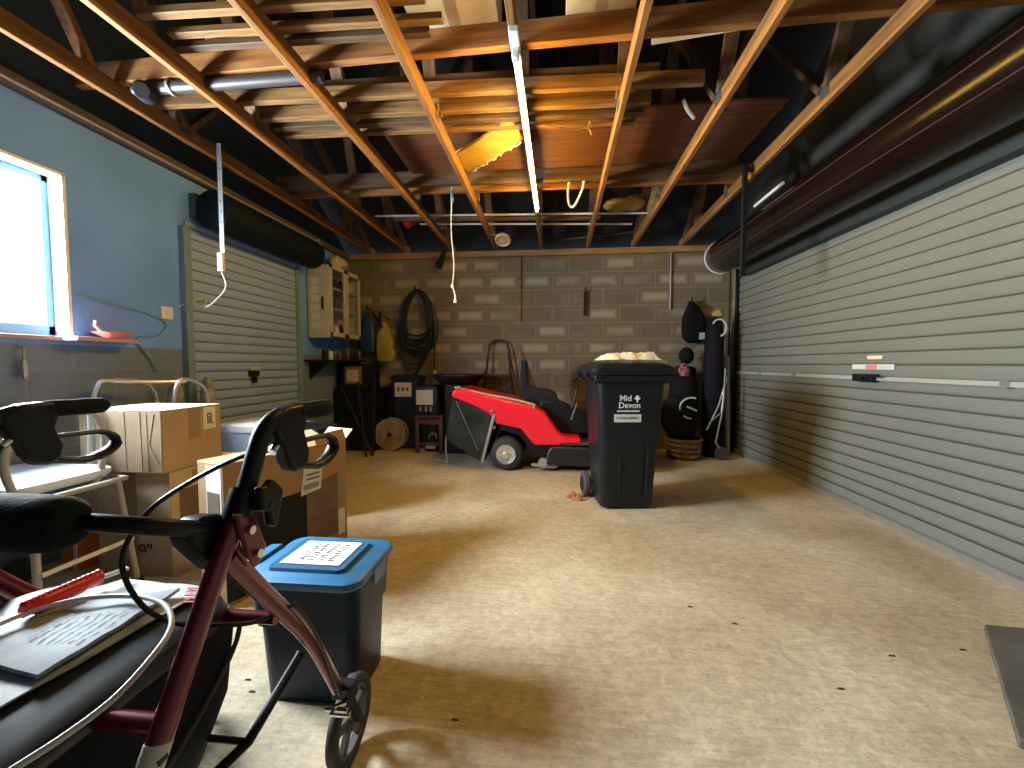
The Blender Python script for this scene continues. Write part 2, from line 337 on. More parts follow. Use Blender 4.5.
def text_part(name, body, size, m, parent, loc, rot, depth=0.0008, bold=0.0, sx=1.0):
    cu = bpy.data.curves.new(name, 'FONT'); cu.body = body; cu.size = size; cu.extrude = depth; cu.offset = bold; cu.align_x = 'CENTER'; cu.align_y = 'CENTER'
    t = bpy.data.objects.new(name+'_src', cu); COL.objects.link(t)
    bpy.context.view_layer.update()
    me = bpy.data.meshes.new_from_object(t.evaluated_get(bpy.context.evaluated_depsgraph_get())); bpy.data.objects.remove(t)
    R = Matrix.Translation(loc) @ rot.to_4x4() @ Matrix.Diagonal((sx, 1, 1, 1)); me.transform(FR[parent.name].inverted() @ R)
    me.materials.clear(); me.materials.append(M[m]); me.name = name
    o = bpy.data.objects.new(name, me); COL.objects.link(o); o.parent = parent; FR[o.name] = FR[parent.name]
    return o
ROT_FRONT = Matrix(((1, 0, 0), (0, 0, -1), (0, 1, 0)))      # text facing -Y
# ================================================================== THE SETTING
XL, XR, YB, YF = -2.75, 2.27, 5.30, -2.6
PL = 2.50                                                   # underside of the wall plates
DLY0, DLY1, DLZ = 2.80, 4.13, 2.08                          # left doorway
DRY0, DRY1 = 0.35, 5.19
struct(MB().box(-3.4, 2.9, YF-.3, YB+.3, -0.1, 0).build('floor', 'floor'))
b = MB(); b.box(-3.0, 2.6, YB, YB+.2, 0, PL); b.loc = Vector((0, YB, 0)); struct(b.build('wall_back', 'back'))
b = MB(); b.box(-3.0, 2.6, YF-.2, YF, 0, PL); b.loc = Vector((0, YF, 0)); struct(b.build('wall_front', 'gable'))
# left wall: block courses below the sill line, blue with flare haze in its colour above, one opening for the window and one for the roller door
WT = 0.24; SILL = 1.21
b = MB(); b.loc = Vector((XL, 0, 0))
b.box(XL-WT, XL, YF, DLY0, 0, SILL); b.box(XL-WT, XL, DLY1, YB, 0, SILL)
struct(b.build('wall_left', 'side'))
b = MB(); b.loc = Vector((XL, 0, SILL))
b.box(XL-WT, XL, YF, WIN_Y0, SILL, PL); b.box(XL-WT, XL, WIN_Y1, DLY0, SILL, PL); b.box(XL-WT, XL, WIN_Y0, WIN_Y1, WIN_Z1, PL); b.box(XL-WT, XL, WIN_Y0, WIN_Y1, SILL, WIN_Z0-.02)
b.box(XL-WT, XL, DLY0, DLY1, DLZ, PL); b.box(XL-WT, XL, DLY1, YB, SILL, PL)
struct(b.build('wall_left', 'blue'))
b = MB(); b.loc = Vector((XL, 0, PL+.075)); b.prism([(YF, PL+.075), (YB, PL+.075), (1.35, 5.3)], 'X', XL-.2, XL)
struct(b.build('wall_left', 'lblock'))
# right wall round the wide door
b = MB(); b.loc = Vector((XR, 0, 0)); b.box(XR, XR+.2, DRY1+.02, YB, 0, PL); b.box(XR, XR+.2, YF, DRY0, 0, PL); b.box(XR, XR+.2, DRY0, DRY1+.02, 2.33, PL)
struct(b.build('wall_right', block_mat('right_blockwork', 'Y', (0.26, 0.24, 0.18), (0.33, 0.3, 0.22), (0.40, 0.37, 0.28)) ))
b = MB(); b.loc = Vector((XR, 0, PL+.075)); b.prism([(YF, PL), (YB, PL), (YB, PL+.075), (1.35, 5.3), (YF, PL+.075)], 'X', XR, XR+.2)
struct(b.build('wall_right', 'gable'))
# roof slopes of black felt
b = MB(); r0 = (YB+.25, 2.55); r1 = (1.35, 5.35); r2 = (YF-.25, 2.55)
b.prism([r0, r1, (1.35, 5.45), (YB+.25, 2.65)], 'X', -3.1, 2.6); b.prism([r2, r1, (1.35, 5.45), (YF-.25, 2.65)], 'X', -3.1, 2.6)
struct(b.build('ceiling', 'felt'))
# wall plates
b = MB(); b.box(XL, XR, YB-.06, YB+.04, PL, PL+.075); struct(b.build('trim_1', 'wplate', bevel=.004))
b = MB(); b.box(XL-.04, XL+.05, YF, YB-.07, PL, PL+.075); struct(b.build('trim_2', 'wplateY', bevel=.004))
# window
win = MB(); xg = XL-.13
for z0, z1 in ((WIN_Z0-.02, WIN_Z0+.06), (WIN_Z1-.05, WIN_Z1)): win.box(xg-.03, xg+.04, WIN_Y0, WIN_Y1, z0, z1)
for y0, y1 in ((WIN_Y0, WIN_Y0+.08), (WIN_Y1-.045, WIN_Y1), (1.50, 1.55)): win.box(xg-.03, xg+.04, y0, y1, WIN_Z0, WIN_Z1)
wo = struct(win.build('window_1', mat('blue_grey_frame', (0.10, 0.24, 0.42), 0.5), bevel=.006))
MB().box(xg-.005, xg, WIN_Y0+.06, WIN_Y1-.03, WIN_Z0+.05, WIN_Z1-.06).build('window_pane', 'glass', wo)
b = MB(); b.box(XL-.09, XL+.004, WIN_Y1-.012, WIN_Y1+.006, WIN_Z0, WIN_Z1); b.box(XL-.09, XL+.004, WIN_Y0-.006, WIN_Y0+.012, WIN_Z0, WIN_Z1)
b.box(XL-.09, XL+.004, WIN_Y0, WIN_Y1, WIN_Z1-.012, WIN_Z1+.006); b.build('reveal', 'white', wo)
b = MB(); b.box(XL-.13, XL+.03, WIN_Y0-.05, WIN_Y1+.30, WIN_Z0-.03, WIN_Z0-.005); b.build('window_sill', mat('sill_paint', (0.42, 0.26, 0.22), 0.45), wo, bevel=.004)

def roller_curtain(x, y0, y1, z0, z1, pitch, sgn):
    # one continuous corrugated sheet; sgn = direction the face looks
    b = MB(); prof = []; z = z0
    while z < z1-1e-3:
        for dz, dx in ((0, 0.0), (.12, .004), (.30, .0065), (.5, .007), (.70, .0065), (.88, .0045), (.905, -.007), (.950, -.007)):
            zz = z+dz*pitch
            if zz < z1: prof.append((zz, dx))
        z += pitch
    n = len(prof); vs = []
    for yy in (y0, y1): vs += [(x+sgn*dx, yy, zz) for zz, dx in prof]
    for yy in (y0, y1): vs += [(x-sgn*.012, yy, zz) for zz, dx in prof]
    fs = [(i, i+1, n+i+1, n+i) for i in range(n-1)]+[(2*n+i, 3*n+i, 3*n+i+1, 2*n+i+1) for i in range(n-1)]
    fs += [(i, 2*n+i, 2*n+i+1, i+1) for i in range(n-1)]+[(n+i, n+i+1, 3*n+i+1, 3*n+i) for i in range(n-1)]+[(0, n, 3*n, 2*n), (n-1, 3*n-1, 4*n-1, 2*n-1)]
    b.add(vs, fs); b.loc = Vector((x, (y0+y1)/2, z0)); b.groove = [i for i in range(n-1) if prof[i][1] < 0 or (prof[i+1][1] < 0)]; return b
def shaded_grooves(o, g, m):  # darker colour on groove faces paints the shade between slats
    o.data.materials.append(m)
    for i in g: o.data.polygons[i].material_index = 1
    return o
# left roller door
rc = roller_curtain(XL+.016, DLY0+.01, DLY1-.01, 0.03, DLZ+.10, 0.078, 1); dl = struct(shaded_grooves(rc.build('door_1', 'slatL'), rc.groove, mat('shaded_seam_blue', (.13, .17, .19), .8)))  # slat seams coloured darker, shade included in the colour
for ya_ in (DLY0-.03, DLY1-.03): MB().box(XL+.001, XL+.045, ya_, ya_+.06, 0, DLZ+.05).build('guide_rail', mat('blue_rail', (0.16, 0.26, 0.33), 0.5), dl, bevel=.004)
MB().box(XL+.003, XL+.035, DLY0+.03, DLY1-.03, 0, .05).build('bottom_rail', 'galv', dl)
b = MB(); pa = at(250, 374, X=XL); b.box(XL+.01, XL+.045, pa.y-.05, pa.y+.07, pa.z-.02, pa.z+.03); b.box(XL+.03, XL+.06, pa.y-.02, pa.y+.02, pa.z-.08, pa.z-.02); b.build('lock_handle', 'blackm', dl, bevel=.004)
MB().box(XL+.018, XL+.026, pa.y-.02, pa.y+.09, pa.z+.035, pa.z+.065).build('label', 'cream', dl)
b = MB(); b.lathe([(0.0, 0), (.12, 0), (.145, .01), (.145, DLY1-DLY0-.03), (.12, DLY1-DLY0-.02), (0, DLY1-DLY0-.02)], (XL+.19, DLY0+.06, 2.275), (0, 1, 0), 32); b.build('roller_drum', 'drumL', dl)
# right roller door
rc = roller_curtain(XR+.03, DRY0+.0, DRY1+.0, 0.05, 2.32, 0.0875, -1); dr = struct(shaded_grooves(rc.build('door_2', 'slatR'), rc.groove, mat('shaded_seam', (.085, .08, .06), .8)))  # olive-dark seam colour holds the groove shade
for ya_ in (DRY1-.03, DRY0): MB().box(XR-.012, XR+.05, ya_, ya_+.04, 0, 2.25).build('guide_rail', 'blackm', dr, bevel=.003)
b = MB(); b.box(XR-.0, XR+.05, DRY0+.05, DRY1-.05, 0.0, .035); b.box(XR-.012, XR+.04, DRY0+.05, DRY1-.05, .035, .06); b.build('bottom_rail', 'galv', dr)
b = MB(); b.box(XR+.0, XR+.03, DRY0+.05, DRY1-.05, .985, 1.012); lb = b.build('lock_bar', mat('pale_bar', (0.34, 0.35, 0.32), .4), dr)
for yy in (2.22, 3.95, 4.55): MB().box(XR-.018, XR+.01, yy-.015, yy+.015, .982, 1.016).build('bar_clip', 'galv', dr)
b = MB(); b.box(XR-.035, XR+.02, 3.02, 3.20, .975, 1.03); b.cyl((XR-.05, 3.11, 1.0), (XR, 3.11, 1.0), .02); b.box(XR-.06, XR-.035, 2.94, 3.12, 1.01, 1.025); b.build('lock_handle', 'black', dr, bevel=.004)
o = MB().box(XR+.014, XR+.022, 2.90, 3.27, 1.062, 1.098).build('warning_label', 'paper', dr)
MB().box(XR+.012, XR+.014, 3.04, 3.14, 1.064, 1.096).build('red_print', mat('pink_red_print', (0.62, 0.22, 0.22), .6), o)
for k in range(5): MB().box(XR+.0125, XR+.014, 2.92+k*.022, 2.935+k*.022, 1.072, 1.088).build('small_print', mat('grey_print', (.5, .5, .48), .6), o)
MB().box(XR+.014, XR+.022, 3.00, 3.13, 1.135, 1.16).build('maker_label', mat('yellowed_label', (0.74, 0.66, 0.42), .6), dr)
# drum of the right door
DX, DZ, DR_ = 1.98, 2.34, 0.185
b = MB(); ly = 4.93-.1; b.lathe([(0, 0), (DR_-.004, 0), (DR_, .01), (DR_, ly-.01), (DR_-.004, ly), (0, ly)], (DX, .1, DZ), (0, 1, 0), 48)
dm = b.build('roller_drum', 'drum', dr)
b = MB(); b.lathe([(DR_-.02, 0), (DR_+.006, 0), (DR_+.006, .025), (DR_-.02, .025)], (DX, 4.92, DZ), (0, 1, 0), 48, ring=True); b.build('end_ring', 'white', dr)
b = MB(); b.prism([(XR-.06, 2.12), (XR+.03, 2.12), (XR+.03, 2.5), (DX+.1, 2.5)], 'Y', .1, 4.9); b.build('curtain_feed', mat('dark_grey_green', (0.03, 0.035, 0.033), .6), dr)
for k in range(2):
    a = math.radians(165+k*45); b = MB(); b.tube([(DX+math.cos(a)*(DR_+.001), .15, DZ+math.sin(a)*(DR_+.001)), (DX+math.cos(a)*(DR_+.001), 4.85, DZ+math.sin(a)*(DR_+.001))], .004, 6)
    b.build('curtain_wrap_edge', mat('drum_edge', (0.06, 0.03, 0.022), .3), dm)
# chain beside the door
b = MB()
for k in range(62):
    z = .15+k*.034; b.tube([(XR-.05+(.008 if k % 2 else 0)*math.cos(a), 5.245+(0 if k % 2 else .008)*math.cos(a), z+.022*math.sin(a)) for a in [math.radians(q) for q in range(0, 360, 60)]], .005, 5, closed=True)
tag(b.build('pull_chain', 'blackm'), 'black pull chain hanging down beside the far edge of the wide roller door', 'chain')

# ================================================================== ROOF TRUSSES
chords = [(-2.44, -2.42, 'outermost roof truss over the left wall, nearest the window'),
 (-1.905, -1.92, 'second roof truss from the left, carrying the perforated steel strap side'),
 (-1.305, -1.29, 'third roof truss from the left, under the left ends of the plank pile'),
 (-0.730, -0.71, 'fourth roof truss from the left, touching the yellow foam strip'),
 (-0.178, -0.12, 'roof truss that carries the lit fluorescent tube'),
 (0.396, 0.48, 'roof truss directly right of the lit fluorescent tube'),
 (0.970, 1.05, 'second roof truss right of the lit tube, beside the tan sacking lumps'),
 (1.545, 1.65, 'rightmost roof truss, with the black hanging bar on it')]
CB, CH = 2.585, 0.095
for i, (xa, xb, lab) in enumerate(chords):
    t = thing('roof_truss', 'timber '+lab, 'roof truss', ((xa+xb)/2, 1.6, CB), 0, 'timber roof trusses')
    s = (xb-xa)/(5.3-1.65); X = lambda y: xa+s*(y-1.65)
    mm = MB(); mm.beam((X(YF), YF, CB+CH/2), (X(YB+.1), YB+.1, CB+CH/2), .034, CH); mm.build('bottom_chord', 'wchord', t, bevel=.003)
    rz = lambda y: 2.60+(YB-y)*(5.3-2.6)/(YB-1.35)
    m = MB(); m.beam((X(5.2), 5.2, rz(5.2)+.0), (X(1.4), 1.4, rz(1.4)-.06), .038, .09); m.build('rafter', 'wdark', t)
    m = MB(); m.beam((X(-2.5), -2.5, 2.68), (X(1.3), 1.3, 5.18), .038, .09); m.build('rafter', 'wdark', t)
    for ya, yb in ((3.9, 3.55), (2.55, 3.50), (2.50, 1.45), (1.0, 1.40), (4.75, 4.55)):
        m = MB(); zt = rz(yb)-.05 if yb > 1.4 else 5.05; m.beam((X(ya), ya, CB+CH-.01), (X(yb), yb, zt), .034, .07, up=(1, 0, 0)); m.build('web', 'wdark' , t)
    if i == 0: MB().beam((X(1.98), 1.98, 2.67), (X(1.45), 1.45, 3.7), .034, .06, up=(1, 0, 0)).build('web', 'wchord', t)
    for yy in (2.52, 3.9):
        for sg in (-1, 1): MB().box(X(yy)+sg*.0205-.0012, X(yy)+sg*.0205+.0012, yy-.04, yy+.04, CB+.04, CB+CH+.03).build('nail_plate', mat('dull_nail_plate', (.10, .10, .09), .6, .5), t)

# ================================================================== THINGS UP IN THE ROOF
TOP = CB+CH+.001
def plank(x0, x1, y0, y1, z0, h, th, m, label, name='timber_plank', grp='planks laid across the roof trusses'):
    b = MB(); b.beam((x0, y0+th/2, z0+h/2), (x1, y1+th/2, z0+h/2), th, h); o = b.build(name, m, bevel=.003); return tag(o, label, 'plank', grp)
plank(-2.70, 2.2, 2.11, 2.00, TOP, .115, .045, 'wor', 'long orange-brown timber beam crossing all the trusses, nearest of the long ones')
plank(-2.62, .86, 2.31, 2.42, TOP, .075, .04, 'wpale', 'long pale weathered board sticking out furthest left, behind the orange beam')
plank(-1.92, .62, 2.40, 2.45, TOP+.08, .07, .12, 'wgrey', 'grey old board lying on top of the pile behind the orange beam')
plank(-1.90, .60, 2.50, 2.56, TOP, .075, .045, 'wpale', 'pale board with dark nail holes, in the middle of the plank pile')
plank(-1.87, .58, 2.60, 2.66, TOP, .055, .05, 'wgrey', 'narrow grey-brown board between the two pale ones in the pile')
plank(-1.85, .55, 2.70, 2.76, TOP, .065, .04, 'wpale', 'pale yellow board at the far side of the pile, just before the dark gap')
plank(-1.88, -.55, 1.72, 1.76, TOP, .035, .04, 'wpale', 'short pale board at the very top of the picture, left of centre')
plank(-1.84, -.50, 1.83, 1.87, TOP, .03, .04, 'wpale', 'thin pale board second from the top of the picture, left of centre')
plank(-1.88, -.58, 1.91, 1.94, TOP+.0, .03, .04, 'wgrey', 'thin greyish board lying right against the long orange beam, left of centre')
plank(-1.80, -1.42, 2.03, 1.98, TOP+.117, .02, .30, 'wor', 'short orange board scrap lying on top of the orange beam at the left')
plank(-2.5, 1.68, 3.50, 3.57, TOP, .12, .045, 'wgrey', 'deep brown plank on edge behind the yellow foam strip')
plank(-2.45, 1.75, 3.68, 3.72, TOP, .055, .04, 'wor', 'thin orange plank behind the deep brown plank, over the pull cord')
b = MB(); b.box(-1.2, 1.48, 2.72, 3.46, TOP+.066, TOP+.084); tag(b.build('plywood_sheet', 'ply', bevel=.002), 'red-brown plywood sheet lying flat across the trusses beside the lit tube', 'board')
b = MB(); b.beam((.55, 2.36, TOP+.21), (1.02, 2.30, TOP+.21), .05, .03); o = tag(b.build('painted_board', 'white'), 'short white painted board with red marks lying over the planks right of the tube', 'board')
b = MB(); b.box(.62, .66, 2.30, 2.312, TOP+.2, TOP+.218); b.build('red_mark', 'redink', o)
def roofbox(x0, x1, y0, y1, z0, z1, ma, label):
    t = thing('cardboard_box', label, 'box', ((x0+x1)/2, (y0+y1)/2, z0))
    MB().box(x0, x1, y0, y1, z0, z1).build('carton', ma, t, bevel=.004)
    MB().box((x0+x1)/2-.03, (x0+x1)/2+.03, y0-.001, y1+.001, z0-.001, z1+.001).build('packing_tape', 'tape', t)
    return t
roofbox(-.70, -.26, 1.80, 2.17, TOP+.117, TOP+.36, 'cardp', 'pale taped carton on the orange beam, left of the tube fitting')
roofbox(.07, .40, 1.80, 2.13, TOP+.117, TOP+.36, 'cardp', 'pale two-part carton on the orange beam, right of the tube fitting')
roofbox(.95, 1.5, 1.75, 1.99, TOP+.117, TOP+.33, 'cprint', 'dark carton on the orange beam between the two rightmost trusses')
t = thing('shoe_box', 'dark box with a white printed end, on the plywood left of the yellow foam', 'box', (-1.0, 2.98, TOP+.085), math.radians(-20))
MB().box(-.13, .13, -.16, .14, 0, .15).build('carton', 'cprint', t, bevel=.003, local=True)
MB().box(-.134, -.1305, -.15, .13, .01, .14).build('end_label', 'paper', t, local=True); MB().box(-.12, .12, -.164, -.1605, .01, .05).build('side_label', 'paper', t, local=True)
# yellow foam strip, slanting up off the joists
pa, pb, pc, pd = at(449, 158, Z=2.690), at(511, 119, Z=2.690), at(524, 139, Z=2.690), at(469, 172, Z=2.690)
b = MB(); b.sheet([[pa.lerp(pb, i/8)+Vector((0, 0, -.010*math.sin(i/8*3.14))) for i in range(9)], [pd.lerp(pc, i/8)+Vector((0, 0, -.010*math.sin(i/8*3.14))) for i in range(9)]], .025)
o = tag(b.build('foam_strip', 'yfoam', bevel=.004), 'curved yellow foam strip with a torn edge, just left of the lit tube', 'foam')
b = MB(); R_ = random.Random(5); b.tube([pd.lerp(pc, .04+k*.92/40)+Vector((R_.uniform(-.004, .010), R_.uniform(-.012, .016), R_.uniform(-.010, .0))) for k in range(41)], [R_.uniform(.003, .009) for _ in range(41)], 6)
b.build('torn_edge', 'paper', o)
# pipes and rods
p1, p2 = at(135, 90, Z=2.645), at(322, 76, Z=2.645)
t = thing('pipe_roll', 'grey plastic pipe with a black rubber coupling, under the orange beam at the left', 'pipe', p1)
MB().cyl(p1, p2, .032, seg=20).build('pipe', mat('grey_pipe', (0.05, 0.043, 0.046), .4), t)
b = MB(); q = p1+(p2-p1)*.08; b.lathe([(.02, 0), (.05, 0), (.055, .02), (.05, .05), (.04, .07)], q+Vector((0, -.0, -.03)), (.3, -1, -.3), 20); b.build('coupling', 'rubber', t)
for k in (.03, .2): MB().lathe([(.036, 0), (.042, 0), (.042, .015), (.036, .015)], p1+(p2-p1)*k, p2-p1, 20).build('clip', 'steel', t)
def rod(name, a, b_, r, m, label, cat='rod'):
    return tag(MB().cyl(a, b_, r, seg=10).build(name, m), label, cat)
rod('plastic_conduit', at(375, 216, Z=TOP+.012), at(648, 213, Z=TOP+.012), .011, 'wpl', 'upper of the two thin white conduits lying across the trusses near the back wall', 'conduit')
rod('plastic_conduit', at(420, 224, Z=TOP+.012), at(632, 224, Z=TOP+.012), .011, 'wpl', 'lower of the two thin white conduits lying across the trusses near the back wall', 'conduit')
tag(MB().beam(at(395, 219.5, Z=TOP+.03), at(600, 218, Z=TOP+.03), .05, .03).build('timber_batten', 'wpale'), 'short pale batten lying between the two thin white conduits', 'batten')
rod('timber_batten', at(560, 240, Z=TOP+.02), at(670, 228, Z=TOP+.02), .012, 'wgrey', 'thin round stick lying slanted nearest the back wall, right of the tube', 'stick')
b = MB(); b.tube([at(569, 183, Z=2.66), at(568, 196, Z=2.63), at(570, 206, Z=2.60), at(575, 205, Z=2.60), at(582, 190, Z=2.65), at(584, 181, Z=2.68)], .011, 8, smooth=6)
tag(b.build('bent_pipe', 'wpl'), 'white bent pipe hooked under the planks to the right of the tube end', 'pipe')
b = MB(); b.tube([at(540, 124, Z=2.665), at(560, 128, Z=2.66), at(580, 129, Z=2.66), at(588, 128, Z=2.655), at(592, 135, Z=2.60)], .006, 6, smooth=6); b.tube([at(588, 128, Z=2.655), at(590, 121, Z=2.66), at(592, 127, Z=2.65)], .005, 6, smooth=4)
tag(b.build('loose_wire', 'wpale'), 'knotted loose pale wire hanging from the pile right of the tube', 'wire')
p = at(626, 203, Z=TOP+.05)
b = MB(); b.ball(at(618, 205, Z=TOP+.085), .16, .12, .06, 16, 10, .10, 3); b.ball(at(634, 203, Z=TOP+.095), .12, .13, .07, 16, 10, .10, 5)
tag(b.build('folded_sacking', 'tan', sub=1), 'lumpy tan folded sacking lying on the trusses right of the tube', 'sack')
b = MB(); b.tube([at(657, 186, Z=TOP+.08), at(654, 200, Z=TOP+.07), at(651, 209, Z=TOP+.07)], .05, 10, smooth=4); tag(b.build('rolled_sacking', 'tan'), 'rolled tan sacking standing up beside the truss, right of the lumps', 'sack')
b = MB(); p = at(408, 224, Z=TOP+.03); b.ball(p, .05, .05, .045, 10, 8, .15, 2); b.tube([p, p+Vector((.06, 0, -.01)), p+Vector((.1, 0, .03))], .008, 6); tag(b.build('red_cord_bundle', 'redp'), 'small bright red bundle lying on a truss near the back wall', 'bundle')
b = MB(); p = at(503, 238, Z=2.56)
b.lathe([(.02, 0), (.085, .0), (.095, .03), (.085, .05), (.07, .03), (.02, .02)], p, (0, -.5, -1), 24); b.tube([p+Vector((-.04, 0, -.02)), p+Vector((0, -.02, -.05)), p+Vector((.04, 0, -.02))], .008, 6, smooth=4); b.tube([p, p+Vector((0, 0, .04)), Vector((-.69, p.y, 2.60))], .006, 6)
tag(b.build('round_air_vent', mat('beige_plastic', (0.42, 0.35, 0.22), .6)), 'round beige slotted disc hanging near the back wall under the roof', 'vent')
b = MB(); p = at(660, 117+10, Z=TOP+.02); b.tube([at(683, 100, Z=TOP+.06), at(688, 110, Z=TOP+.02), at(694, 118, Z=TOP)], .012, 6, smooth=4); tag(b.build('plastic_strip', 'wpl'), 'small curled white plastic strip beside the plank ends on the right', 'strip')
b = MB(); b.tube([at(755, 206, Z=2.55), at(783, 183, Z=2.55)], .014, 10); tag(b.build('spare_fluorescent_tube', 'wpl'), 'short unlit white tube lying beside the top of the big brown drum', 'tube')

# ------------------------------------------------------------------ the lit batten
LT = at(516, 55, Z=2.545); LE = at(537, 209, Z=2.545)
t = thing('fluorescent_light', 'lit fluorescent tube fitting screwed under the middle roof truss', 'light', (LT+LE)/2+Vector((0, 0, .026)))
up = Vector((0, 0, .026))
MB().beam(LT+up, LE+up, .035, .026).build('batten_housing', 'white', t, bevel=.004)
MB().cyl(LT, LE, .014, seg=16).build('tube', 'tubew', t)
for p, d in ((LT, -1), (LE, 1)):
    dd = (LE-LT).normalized()*d; MB().beam(p-dd*.012, p+dd*.03, .035, .06).build('end_cap', 'wpl', t, bevel=.006)
MB().beam(LT+up-(LE-LT).normalized()*.0, LT+up-(LE-LT).normalized()*.12, .045, .028).build('junction_box', 'white', t, bevel=.004)

# pull cord
pc = at(452, 187, Z=2.68); pc.y = max(pc.y, 3.51); z1 = at(452, 303, Y=pc.y).z
t = thing('knotted_rope', 'pale knotted pull cord hanging from the planks in front of the hose', 'cord', (pc.x, pc.y, z1))
MB().tube([(pc.x, pc.y, 2.68), (pc.x-.01, pc.y, 2.3), (pc.x+.012, pc.y, 2.0), (pc.x-.004, pc.y, z1+.16)], .0048, 8, smooth=6).build('cord', 'rope', t)
b = MB(); b.ball((pc.x-.004, pc.y, z1+.15), .014, .014, .02, 8, 6); b.tube([(pc.x-.004, pc.y, z1+.15), (pc.x+.02, pc.y, z1+.07), (pc.x+.02, pc.y, z1)], [.006, .008, .014], 8, smooth=3); b.build('knotted_end', 'rope', t)
MB().cyl((pc.x, pc.y, 2.55), (pc.x, pc.y, 2.66), .016, .011).build('cord_clip', mat('teal_clip', (0.10, 0.25, 0.28), .5), t)
# hanging bars
pa = at(745, 172, Z=2.6); za = at(745, 275, Y=pa.y).z
t = thing('hanging_bar', 'black square steel bar hanging in front of the big brown drum', 'bar', (pa.x, pa.y, za)); MB().box(pa.x-.016, pa.x+.016, pa.y-.016, pa.y+.016, za, 2.66).build('bar', 'blackm', t, bevel=.002)
MB().box(pa.x-.02, pa.x+.02, pa.y-.02, pa.y+.02, za-.006, za+.02).build('end_plug', 'black', t)
MB().box(pa.x, 1.60, pa.y-.012, pa.y+.012, 2.60, 2.64).build('fixing_plate', 'blackm', t)
pa = at(219, 152, Z=2.6); za = at(221, 272, Y=pa.y).z
t = thing('hanging_strap', 'perforated grey steel strap hanging from the left truss in front of the small roller door', 'strap', (pa.x, pa.y, za))
MB().box(pa.x-.016, pa.x+.016, pa.y-.003, pa.y+.003, za, 2.66).build('strap', 'steel', t)
b = MB()
for k in range(10): b.cyl((pa.x, pa.y-.0045, za+.05+k*.075), (pa.x, pa.y-.003, za+.05+k*.075), .005, seg=8)
b.build('holes', 'black', t)
MB().box(pa.x-.02, pa.x+.02, pa.y-.03, pa.y-.005, za, za+.13).build('switch_box', 'wpl', t, bevel=.004)
b = MB(); q = at(205, 305, X=XL+.05); b.tube([(pa.x, pa.y-.015, za), (pa.x+.01, pa.y, za-.12), (pa.x-.1, pa.y-.05, za-.26), (q.x, q.y, 1.62), (XL+.02, 2.72, 1.52)], .004, 6, smooth=6)
b.build('flex', 'wpl', t)

# ================================================================== BACK WALL ITEMS
# hose
hk = Vector((-1.74, 5.2, 2.05))
t = thing('garden_hose', 'dark green hose coiled in long loops on a hook on the back wall', 'hose', (-1.74, 5.2, .98))
b = MB()
for k in range(11):
    rx = .15+.1*random.random(); bot = .62+.09*k*.55+random.uniform(-.03, .03) if k < 6 else .62+random.uniform(0, .45)
    if k > 7: rx += .0
    cx = hk.x+random.uniform(-.02, .02); yy = 5.14+.08*random.random()
    pts = []
    for a in range(0, 360, 30):
        r = math.radians(a); z = hk.z+.02-bot/2+math.cos(r)*bot/2; x = cx+math.sin(r)*rx*(1-.25*math.cos(r))+(-.05 if a == 210 else 0)
        pts.append((x, yy+.02*math.sin(r*2+k), z))
    b.tube(pts, .0135, 8, closed=True, smooth=4)
for k in range(3):
    d = .95+.06*k; b.tube([(hk.x-.2, 5.18, 1.9), (hk.x-.25-.01*k, 5.2, 1.5), (hk.x-.22+.03*k, 5.2, 1.2-.03*k), (hk.x-.05, 5.2, 2.04-d), (hk.x+.12, 5.2, 1.25), (hk.x+.2, 5.19, 1.6)], .0125, 8, smooth=6)
b.tube([(hk.x+.2, 5.17, 1.9), (hk.x+.23, 5.16, 1.5), (hk.x+.22, 5.16, 1.0)], .0125, 8, smooth=6)
b.build('coil', 'hose', t)
MB().cyl((hk.x+.22, 5.16, .95), (hk.x+.22, 5.16, 1.02), .022).build('hose_connector', 'cream', t)
b = MB(); b.tube([(hk.x, 5.3, hk.z), (hk.x, 5.1, hk.z), (hk.x, 5.06, hk.z+.06)], .012, 8); b.build('wall_hook', 'blackm', t)
# bags on hooks
def limp_bag(name, px, top, bot, w, m, label, cat='bag', y=5.18, d=.08, seed=1, hook=True):
    x = px; t = thing(name, label, cat, (x, y, bot)); R = random.Random(seed)
    b = MB(); n = 9; secs = []
    for i in range(n):
        f = i/(n-1); z = bot+(top-bot)*f; ww = w*(math.sin(min(1, (1-f)*1.25+.12)*math.pi/2))*(1+R.uniform(-.07, .07)); 
        if i == 0: ww *= .8
        secs.append((x+R.uniform(-.015, .015), y, max(ww, .03), max(d*(ww/w), .02), .5*max(d*(ww/w), .02), z))
    b.loft(secs, 4); b.build('bag_body', m, t)
    if hook:
        MB().tube([(x, 5.3, top+.05), (x, y, top+.05), (x, y-.02, top+.08)], .008, 6).build('hook', 'blackm', t)
        MB().tube([(x-.02, y, top-.02), (x, y, top+.055), (x+.02, y, top-.02)], .008, 6).build('strap', m, t)
    return t
limp_bag('carrier_bag', at(368, 340, Y=5.18).x, at(369, 312, Y=5.18).z, at(368, 352, Y=5.18).z, .22, 'bagblue', 'dark blue bag hanging on the back wall beside the glazed cabinet', seed=3)
limp_bag('carrier_bag', at(385, 345, Y=5.15).x, at(380, 322, Y=5.15).z, at(383, 361, Y=5.15).z, .25, 'bagyel', 'yellow bag hanging on the back wall between the blue bag and the hose', y=5.15, seed=5)
b = MB(); b.beam(at(372, 312, Y=5.1), at(382, 328, Y=5.1), .012, .03); b.cyl(at(380, 312, Y=5.2), at(379, 325, Y=5.2), .02); tag(b.build('wall_bracket', 'blackm'), 'black strut bracket on the wall above the blue and yellow bags', 'bracket')
